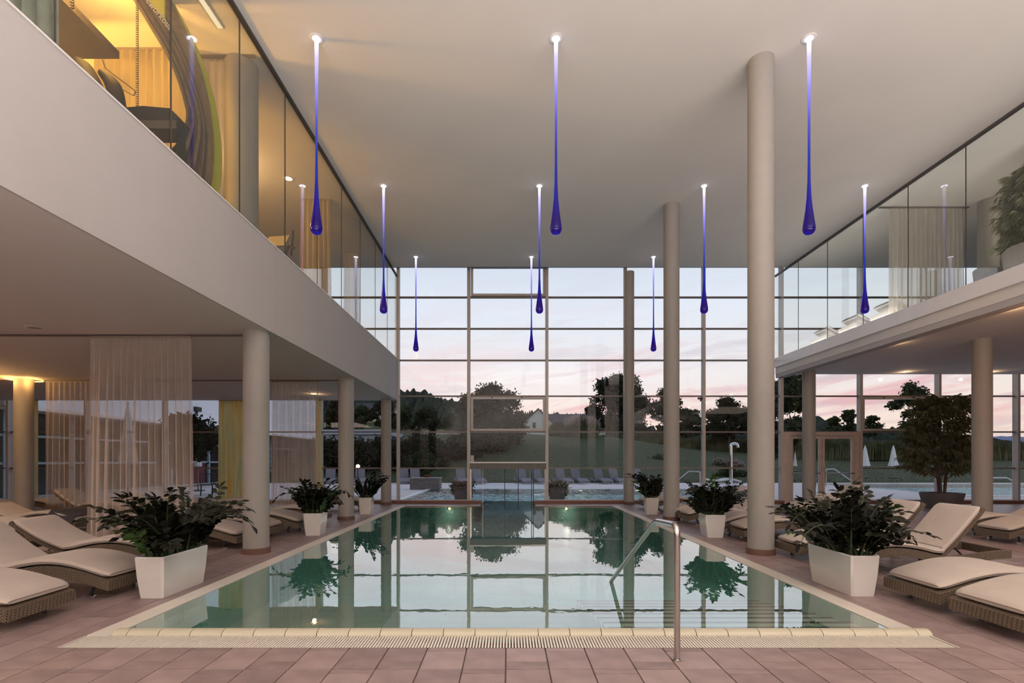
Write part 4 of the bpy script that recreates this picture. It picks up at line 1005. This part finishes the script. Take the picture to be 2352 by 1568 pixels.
tree(1484, 1572, 893, 1010, 66, 'slender tree between the two taller right columns', 3400, .36, 33, airy=.4, trunk=.15)
tree(1330, 1385, 928, 1005, 74, 'small dark tree at the left foot of the large round tree', 1600, .36, 34, trunk=.1)
tree(1548, 1625, 938, 1012, 60, 'low greyish bushy tree right of the slender tree', 3200, .26, 35, m=M_tree2, trunk=.08)
tree(1618, 1730, 910, 1022, 55, 'broad dark tree with ragged crown left of the nearest right column', 6000, .32, 36, airy=.4, trunk=.14, nb=34)
tree(1752, 1878, 845, 1048, 40, 'tall leafy tree beside the right gallery column', 7500, .27, 37, m=M_tree2, airy=.4, trunk=.1, nb=36)
tree(1898, 1936, 955, 1015, 58, 'small round topped tree above the double door', 1100, .26, 38, m=M_tree2, airy=.4)
tree(1930, 1972, 938, 1015, 52, 'young upright tree just left of the door mullion', 1500, .24, 39, m=M_tree2, airy=.35)
tree(1975, 2028, 953, 1015, 58, 'small airy tree just right of the door mullion', 1400, .26, 40, m=M_tree2, airy=.35)
tree(2045, 2150, 872, 1040, 36, 'light leafy tree behind the weeping fig', 3000, .24, 41, m=M_tree2, airy=.2, trunk=.25, nb=20, core=False)
for i, (a, c, tp, bs, d) in enumerate(((742, 800, 914, 1000, 70), (800, 860, 935, 985, 66), (850, 915, 915, 990, 64), (905, 955, 930, 995, 62), (950, 1015, 932, 998, 60), (1010, 1062, 950, 1000, 58))):
    tree(a, c, tp, bs, d, '%s dark tree on the slope behind the hedge' % ('leftmost', 'second', 'third', 'fourth', 'fifth', 'sixth and rightmost')[i], 2400, .36, 50+i, m=M_tree2 if i % 2 else M_tree, trunk=.08, nb=20)
for i, (a, c, tp, bs, d) in enumerate(((740, 800, 985, 1082, 38), (795, 850, 998, 1085, 37), (845, 905, 985, 1080, 39), (900, 965, 985, 1085, 38), (955, 1030, 985, 1080, 40), (1020, 1100, 978, 1068, 43), (1090, 1165, 950, 1048, 46), (1130, 1208, 946, 1022, 50), (1160, 1200, 965, 1010, 52))):
    bush(a, c, tp, bs, d, 'dark hedge shrub, %s from the left below the slope' % ('first', 'second', 'third', 'fourth', 'fifth', 'sixth', 'seventh', 'eighth', 'ninth')[i], 4200, .20, 70+i, group='hedge shrubs along the left of the lawn')
for i, (a, c, tp, bs, d) in enumerate(((930, 1000, 1025, 1085, 35), (1640, 1716, 1072, 1108, 36), (1770, 1800, 985, 1050, 41), (1478, 1530, 1040, 1080, 44), (1640, 1712, 1050, 1078, 42))):
    bush(a, c, tp, bs, d, ('greyish shrub in front of the hedge', 'low dark shrub behind the outdoor shower', 'shrub at the foot of the leafy tree on the right', 'loose shrub on the lawn between the right columns', 'pale flowering grass tuft near the shower')[i], 1800, .18, 90+i, m=M_tree2 if i != 4 else M_plume)
# tall grass strips
def grass(px0, px1, ptop, pbase, d, lab, n, seed, m=None, plumes=0):
    rr = random.Random(seed); a, c = P(px0, pbase, d), P(px1, ptop, d); W_, H_ = c.x-a.x, c.z-a.z
    t = thing('tall_grass', lab, 'ornamental grass', ((a.x+c.x)/2, d, a.z)); q = MB(); pq = MB()
    for i in range(n):
        x = (rr.random()-.5)*W_; y = rr.uniform(-1, 1)*.9; h = H_*rr.uniform(.65, 1.0)*(1-.25*abs(2*x/W_)**3); w_ = .045; lx, ly = rr.gauss(0, .16)*h*.7, rr.gauss(0, .12)*h
        q.add([(x-w_, y, -.2), (x+w_, y, -.2), (x+lx*.4+w_*.7, y, h*.6), (x+lx, y+ly, h), (x+lx*.4-w_*.7, y, h*.6)], [(0, 1, 2, 4), (4, 2, 3)])
        if rr.random() < plumes:
            k = h*1.08; pq.add([(x+lx-.05, y, h*.85), (x+lx+.05, y, h*.85), (x+lx*1.5+.04, y, k), (x+lx*1.7, y, k*1.08)], [(0, 1, 2, 3)])
    tag(q.build('blades', m or M_grass, t), kind='stuff')
    if pq.v: tag(pq.build('plumes', M_plume, t), kind='stuff')
grass(1262, 1312, 966, 1005, 58, 'green tuft of tall grass right of the white gable', 900, 1)
grass(1300, 1372, 958, 1006, 57, 'tall grass clump with pale feathery plumes', 1300, 2, plumes=.5)
grass(1372, 1560, 990, 1020, 59, 'dark low grass belt along the lawn crest', 1600, 3)
grass(1556, 1720, 1000, 1034, 57, 'green tall grass belt left of the nearest right column', 2200, 4)
grass(1712, 1800, 1000, 1040, 55, 'tall grass belt hidden partly by the nearest right column', 1200, 5)
grass(1790, 1990, 1005, 1052, 50, 'tall green grass belt behind the double door', 2600, 6)
grass(1980, 2110, 1008, 1052, 50, 'tall grass belt behind the closed parasols', 1900, 7)
grass(2100, 2400, 1005, 1056, 52, 'tall grass belt behind the weeping fig', 2400, 8)
# far tree belts and hills
def ridge(px0, px1, d, prof, lab, m, amp, seed, name='hill'):
    q = MB(); n = 220; rows = 16
    for j in range(rows):
        for i in range(n+1):
            u = i/n; px = px0+(px1-px0)*u
            for (a, ya), (c, yc) in zip(prof, prof[1:]):
                if a <= px <= c: py = ya+(yc-ya)*(px-a)/(c-a); break
            top = P(px, py, d); s_ = j/(rows-1); z = -3+(top.z+3)*smoothstep(0, 1, s_)
            nz = amp*(noise.noise(Vector((px*.09+seed, j*.9, seed)))+.6*noise.noise(Vector((px*.35, j*2.1, seed)))+.3*noise.noise(Vector((px*.9, j*2, seed))))*min(1, s_*3)
            dd = d+(s_-1)*d*.35
            q.v.append(((px-CX)/F*d, dd, z+nz))
    for j in range(rows-1):
        for i in range(n): q.f.append((j*(n+1)+i, j*(n+1)+i+1, (j+1)*(n+1)+i+1, (j+1)*(n+1)+i)); q.m.append(0)
    return tag(q.build(name, m, None, False), lab, 'hill')
ridge(400, 1300, 330, [(400, 870), (780, 888), (930, 898), (975, 902), (1020, 918), (1080, 935), (1180, 962), (1300, 985)], 'wooded hill falling to the right behind the slope', M_forest, 4.0, 2)
ridge(1150, 1500, 200, [(1150, 962), (1200, 950), (1260, 955), (1340, 958), (1400, 975), (1500, 990)], 'distant dark conifer belt behind the white gable', M_forest, 3.0, 5, 'forest_belt')
ridge(1500, 2500, 160, [(1500, 990), (1700, 985), (1790, 975), (1850, 960), (1900, 985), (2080, 990), (2200, 1008), (2300, 1022), (2500, 1022)], 'distant treeline across the right of the garden', M_forest, 2.0, 8, 'forest_belt')
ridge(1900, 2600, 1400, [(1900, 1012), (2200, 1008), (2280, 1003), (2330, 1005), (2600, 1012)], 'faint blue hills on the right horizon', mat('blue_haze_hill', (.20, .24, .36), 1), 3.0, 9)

ridge(560, 1010, 158, [(560, 955), (760, 966), (860, 966), (940, 974), (1010, 990)], 'green hillside meadow below the yellow house', M_lawn, .6, 4)
# --- houses
def house(x, y, z, W_, Dp, hw, hr, m, lab, gable_front=True, roof=None, wins=()):
    t = thing('house', lab, 'house', (x, y, z)); q = MB()
    if gable_front:
        q.prism([(-W_/2, 0), (W_/2, 0), (W_/2, hw), (0, hr), (-W_/2, hw)], 0, Dp, 'y'); q.build('walls', m, t)
        q = MB(); e = .3
        for s_ in (-1, 1): q.prism([(s_*(W_/2+e), hw-.3), (0, hr+.05), (0, hr+.3), (s_*(W_/2+e), hw-.02)], -.25, Dp+.3, 'y')
        q.build('roof', roof, t)
    else:
        q.prism([(0, 0), (Dp, 0), (Dp, hw), (Dp/2, hr), (0, hw)], -W_/2, W_/2, 'x'); q.build('walls', m, t)
        q = MB(); q.prism([(-.4, hw-.25), (Dp/2, hr+.05), (Dp/2, hr+.3), (-.4, hw)], -W_/2-.4, W_/2+.4, 'x'); q.prism([(Dp+.4, hw-.25), (Dp/2, hr+.05), (Dp/2, hr+.3), (Dp+.4, hw)], -W_/2-.4, W_/2+.4, 'x'); q.build('roof', roof, t)
    for (wx, wz, ww, wh) in wins:
        q = MB(); q.box(wx-ww/2, wx+ww/2, -.08, -.01, wz, wz+wh, 0); f = q.build('window', mat('white_wood', (.55, .55, .52), .5), t); q = MB(); q.box(wx-ww/2+.1, wx+ww/2-.1, -.12, -.08, wz+.1, wz+wh-.1); q.build('pane', mat('dark_pane', (.02, .025, .03), .15), f)
    return t
M_roof = mat('dark_purple_roof', (.045, .038, .048), .8, var=.1); M_hw = mat('white_render', (.50, .54, .50), .8); M_yh = mat('yellow_render', (.42, .38, .24), .8)
p = P(1236, 1000, 88); house(p.x, p.y, p.z-1.6, 5.6, 10, 3.5, 6.15, M_hw, 'white gabled house front beyond the lawn crest', True, M_roof, ((-.7, 2.8, .8, 1.2), (1.0, 2.9, .6, 1.1)))
p = P(1322, 1000, 96); house(p.x, p.y, p.z-1.6, 11.5, 10, 2.8, 5.9, M_hw, 'long house with dark purple roof right of the white gable', False, M_roof)
p = P(858, 972, 150); house(p.x, p.y, p.z, 12.0, 10, 3.4, 6.3, M_yh, 'yellow hillside house with dark tiled roof', False, M_roof, ((1.5, .9, 1.2, 1.3), (-4, 1, 1.1, 1.3), (4.4, .9, .8, 1.1)))

# --- wing building at far left
t = thing('annex_building', 'long white annex with dark glazed ground floor left of the terrace', 'building', (-17.3, 17.2, 0))
q = MB(); q.box(-1, 0, 0, 29, 3.32, 9.5); q.build('upper_wall', mat('blue_white_render', (.86, .89, .95), .8, var=.03), t)
q = MB(); q.box(-1.5, .55, -.0, 29.5, 3.22, 3.34); q.build('eaves', M_white, t)
q = MB(); q.box(-.6, -.5, 0, 29, 0, 3.25); q.build('dark_glazing', mat('annex_glass', (.03, .03, .035), .15), t)
q = MB(); q.box(-.5, -.42, 9.5, 12.0, 0, 3.2); q.build('red_panel', mat('red_panel', (.12, .02, .03), .6), t)
for y in (0.3, 3, 6, 9, 12.3, 16, 20, 24, 28): q = MB(); q.box(-.48, -.36, y, y+.14, 0, 3.25); q.build('mullion', mat('blue_alu', (.36, .46, .52), .4, .2), t)
for z in (.05, 1.3, 2.3): q = MB(); q.box(-.47, -.38, 0, 29, z, z+.09); q.build('transom', mat('blue_alu', (.36, .46, .52), .4, .2), t)
q = MB(); q.box(0, .18, 10.3, 10.75, 4.15, 4.4); q.box(0, .05, 10.45, 10.6, 4.0, 4.2); q.build('floodlight', M_dark, t)
q = MB(); pp = P(790, 990, 48); q.box(pp.x-7, pp.x+4.2, 47, 55, pp.z-.35, pp.z+.1); q.box(pp.x-6.8, pp.x+4.0, 47.3, 54.7, -.2, pp.z-.35)
tag(q.build('pavilion', mat('pavilion_white', (.42, .45, .52), .7)), 'low flat roofed white pavilion behind the hedge', 'building')

# --- parasols
def parasol(px, ptop, pbot_canvas, d, lab, wpx, ped=True):
    top = P(px, ptop, d); zc = P(px, pbot_canvas, d).z; r_ = wpx/2/F*d; t = thing('closed_parasol', lab, 'parasol', (top.x, d, T0 if d < 33 else ground(top.x, d)))
    z0 = t.location.z; q = MB(); n = 16; pr_ = [(.10, 0), (.30, .18), (.50, .45), (.80, .8), (1.0, 1.0)]
    vs = []; H_ = top.z-zc
    for s_, u in pr_:
        for k in range(n): rr_ = r_*s_*(1+.22*(k % 2)*(1 if s_ > .2 else 0)-.08); vs.append((rr_*math.cos(2*PI*k/n), rr_*math.sin(2*PI*k/n), top.z-z0-H_*u+(.06*(k % 2) if u == 1 else 0)))
    q.add(vs, [(i*n+k, i*n+(k+1) % n, (i+1)*n+(k+1) % n, (i+1)*n+k) for i in range(4) for k in range(n)]+[tuple(range(n))]); q.build('canvas', M_canvas, t)
    q = MB(); q.tube([(0, 0, 0), (0, 0, top.z-z0+.05)], .03, 8); q.build('pole', mat('wood_pole', (.25, .17, .10), .6), t)
    q = MB(); q.lathe([(.3, 0), (.3, .05), (.06, .08)], 16); q.build('base', M_stone, t, True)
parasol(1987, 1023, 1071, 36, 'closed white parasol on the lawn just right of the door mullion', 19)
parasol(2052, 1023, 1071, 36, 'closed white parasol on the lawn left of the weeping fig', 19)
parasol(1826, 1035, 1071, 40, 'closed white parasol half hidden by the gallery column', 8)
parasol(294, 926, 1062, 20.5, 'tall closed white parasol seen through the large sheer curtain', 36)
parasol(455, 1000, 1072, 24, 'closed pale parasol at the right edge of the large sheer curtain', 14)
for px, d, lab in ((165, 24, 'open white parasol beyond the far left curtain, nearer one'), (235, 29, 'open white parasol beyond the left curtains, farther one')):
    c = P(px, 1000, d); t = thing('open_parasol', lab, 'parasol', (c.x, d, T0)); H_ = 2.75
    q = MB(); n = 8; q.add([(0, 0, H_+.5)]+[(2.0*math.cos(2*PI*k/n), 2.0*math.sin(2*PI*k/n), H_-.1) for k in range(n)]+[(2.0*math.cos(2*PI*k/n), 2.0*math.sin(2*PI*k/n), H_-.3) for k in range(n)], [(0, 1+k, 1+(k+1) % n) for k in range(n)]+[(1+k, 9+k, 9+(k+1) % n, 1+(k+1) % n) for k in range(n)]); q.build('canvas', M_canvas, t)
    q = MB(); q.tube([(0, 0, 0), (0, 0, H_+.5)], .03, 8); q.build('pole', M_alu, t)

# --- outdoor furniture
for i, px in enumerate((752, 822, 925, 952, 1060, 1098, 1204, 1240, 1296, 1332, 1386, 1422, 1478)):
    c = P(px, 1110, 31.3)
    lounger(c.x+.25, 30.9, T0, PI/2+.28, 1.12, 'grey mesh lounger on the far terrace, %s from the left' % ('first', 'second', 'third', 'fourth', 'fifth', 'sixth', 'seventh', 'eighth', 'ninth', 'tenth', 'eleventh', 'twelfth', 'thirteenth')[i], False, M_grey, None, 'sun_lounger', 'grey loungers beyond the outdoor pool')
lounger(14.5, 31.5, T0, PI, .05, 'low flat lounger seen through the double door', False, M_canvas)
t = thing('stone_bench', 'block shaped bench of horizontal grey boards by the outdoor pool', 'bench', P(975, 1123, 25.2) * 1)
t.location.z = T0
for k in range(4): q = MB(); q.box(-.74, .74, 0, .95, .012+k*.137, .012+k*.137+.128); q.build('board', mat('weathered_board', (.22, .19, .18), .8, var=.15), t)
q = MB(); q.box(-.72, .72, .02, .93, 0, .55); q.build('core', M_dark, t); q = MB(); q.box(-.77, .77, -.03, .98, .55, .60); q.build('seat_slab', mat('bench_top', (.34, .29, .27), .7), t)
t = thing('flower_pot', 'small terracotta bowl of flowers on the grey bench', 'flower pot', P(980, 1098, 25.7)*1); t.location.z = T0+.60
q = MB(); q.lathe([(.10, 0), (.17, .14), (.16, .15)], 16, cap=False); q.build('bowl', mat('terracotta', (.25, .09, .05), .8), t, True)
q = MB(); leafcloud(q, [(0, 0, .25, .18, .18, .12)], 120, .07, random.Random(3)); tag(q.build('foliage', M_tree2, t), kind='stuff')
M_fl = foliage('flower_foliage', (.04, .06, .025), (.12, .12, .06)); M_pk = mat('pink_flower', (.30, .06, .09), .7); M_wf = mat('cream_flower', (.50, .46, .38), .7)
for px, lab, fm in ((1062, 'dark box planter with pink flowers left of the swim-through door', M_pk), (1279, 'dark box planter with cream flowers right of the swim-through door', M_wf)):
    c = P(px, 1148, 18.35); t = thing('flower_planter', lab, 'planter', (c.x, 18.35, T0)); rr = random.Random(px)
    q = MB(); q.prism([(-.25, 0), (.25, 0), (.30, .50), (-.30, .50)], -.25, .25, 'y'); q.build('box', mat('anthracite', (.045, .045, .055), .5), t)
    q = MB(); leafcloud(q, [(0, 0, .55, .42, .34, .16), (-.28, -.1, .45, .16, .2, .25), (.28, -.1, .40, .16, .2, .32)], 1500, .06, rr, .4); tag(q.build('foliage', M_fl, t), kind='stuff')
    q = MB(); leafcloud(q, [(0, 0, .60, .40, .32, .14), (.26, -.12, .45, .16, .18, .25)], 260, .045, rr, .8); tag(q.build('flowers', fm, t), kind='stuff')
t = thing('outdoor_shower', 'tall chrome outdoor shower with curved head', 'shower', P(1679, 1110, 30.5)*1); t.location.z = T0
q = MB(); q.tube([(0, 0, 0), (0, 0, .9)], .11, 12); q.tube(bent([(0, 0, .9), (0, 0, 2.48), (.38, 0, 2.5), (.42, 0, 2.25)], .16), .085, 12); q.build('pole', M_chrome, t, True)
q = MB(); q.tube([(.0, -.1, 1.0), (.12, -.16, 1.0)], .03, 8); q.build('tap', M_chrome, t, True)
def handrail(pts, lab, y):
    t = thing('pool_handrail', lab, 'handrail', (pts[0][0], y, 0)); o = Vector((pts[0][0], y, 0)); q = MB(); q.tube(bent([Vector(p)-o for p in pts], .08), .03, 8); q.build('tube', M_steel, t, True)
a = lambda px, py, d: tuple(P(px, py, d))
handrail([a(1608, 1124.6, 25), a(1608, 1083, 25), a(1582, 1082, 25), a(1545, 1112, 24.6)], 'steel handrail leading into the outdoor pool', 25)
handrail([a(1897, 1117.4, 28), a(1897, 1077, 28), a(1917, 1077, 28), a(1990, 1128, 27)], 'steel handrail seen through the double door', 28)
handrail([a(2265, 1137.5, 21), a(2265, 1097, 21), a(2312, 1097, 21), a(2375, 1130, 21)], 'steel handrail at the right edge by the outdoor basin', 21)
t = thing('urn_planter', 'grey cube planter with clipped bush outside the double door', 'planter', P(1861, 1116, 28)*1); t.location.z = T0
q = MB(); q.prism([(-.2, 0), (.2, 0), (.24, .55), (-.24, .55)], -.22, .22, 'y'); q.build('box', mat('blue_grey_pot', (.18, .19, .23), .6), t)
q = MB(); leafcloud(q, [(0, 0, .75, .22, .22, .26)], 900, .05, random.Random(8), .7); tag(q.build('foliage', M_tree2, t), kind='stuff')
t = tree(350, 476, 945, 1092, 20.5, 'dark leafy potted tree outside behind the large sheer curtain', 3800, .14, 61, m=M_tree, trunk=.12, nb=26)
bush(455, 470, 940, 1050, 22, 'leafy climber edge beside the large sheer curtain', 900, .12, 62)
for px, py, d, lab in ((960, 971, 70, 'small lit amber lamp among the hillside trees'),):
    c = P(px, py, d); t = thing('garden_lamp', lab, 'lamp', c-Vector((0, 0, .5))); q = MB(); q.box(-.13, .13, -.1, .1, .1, .55); q.build('lantern', emis('amber', (1, .5, .15), 1.4), t); q = MB(); q.tube([(0, .2, -3), (0, .2, .6)], .05, 6); q.build('post', M_dark, t)
c = P(822, 1071, 30); t = thing('garden_lamp', 'bright garden lamp glowing left of the second column', 'lamp', (c.x, 30, T0)); q = MB(); q.tube([(0, 0, 0), (0, 0, c.z-T0)], .03, 6); q.build('post', M_dark, t)
q = MB(); q.lathe([(.02, -.1), (.10, -.05), (.12, .03), (.08, .10), (.01, .12)], 14); o = q.build('globe', emis('garden_globe', (1, .68, .30), 9), t, True); o.location = (0, 0, c.z-T0)
for px, py, d in ((475, 1105, 21), (500, 1108, 22)):
    c = P(px, py, d); t = thing('garden_chair', 'dark metal garden chair outside, %s of two' % ('left' if px < 480 else 'right'), 'chair', (c.x, d, T0), .5)
    for sx in (-.22, .22):
        for sy in (-.22, .22): q = MB(); q.tube([(sx, sy, 0), (sx*.9, sy*.9, .45)], .014, 6); q.build('leg', M_dark, t)
    q = MB(); q.box(-.25, .25, -.25, .25, .44, .47); q.build('seat', M_dark, t)
    q = MB(); q.tube(bent([(-.25, .25, .45), (-.27, .3, .9), (.27, .3, .9), (.25, .25, .45)], .1), .016, 6)
    for k in range(5): q.tube([(-.16+.08*k, .26, .46), (-.17+.085*k, .3, .88)], .008, 5)
    q.build('backrest', M_dark, t, True)
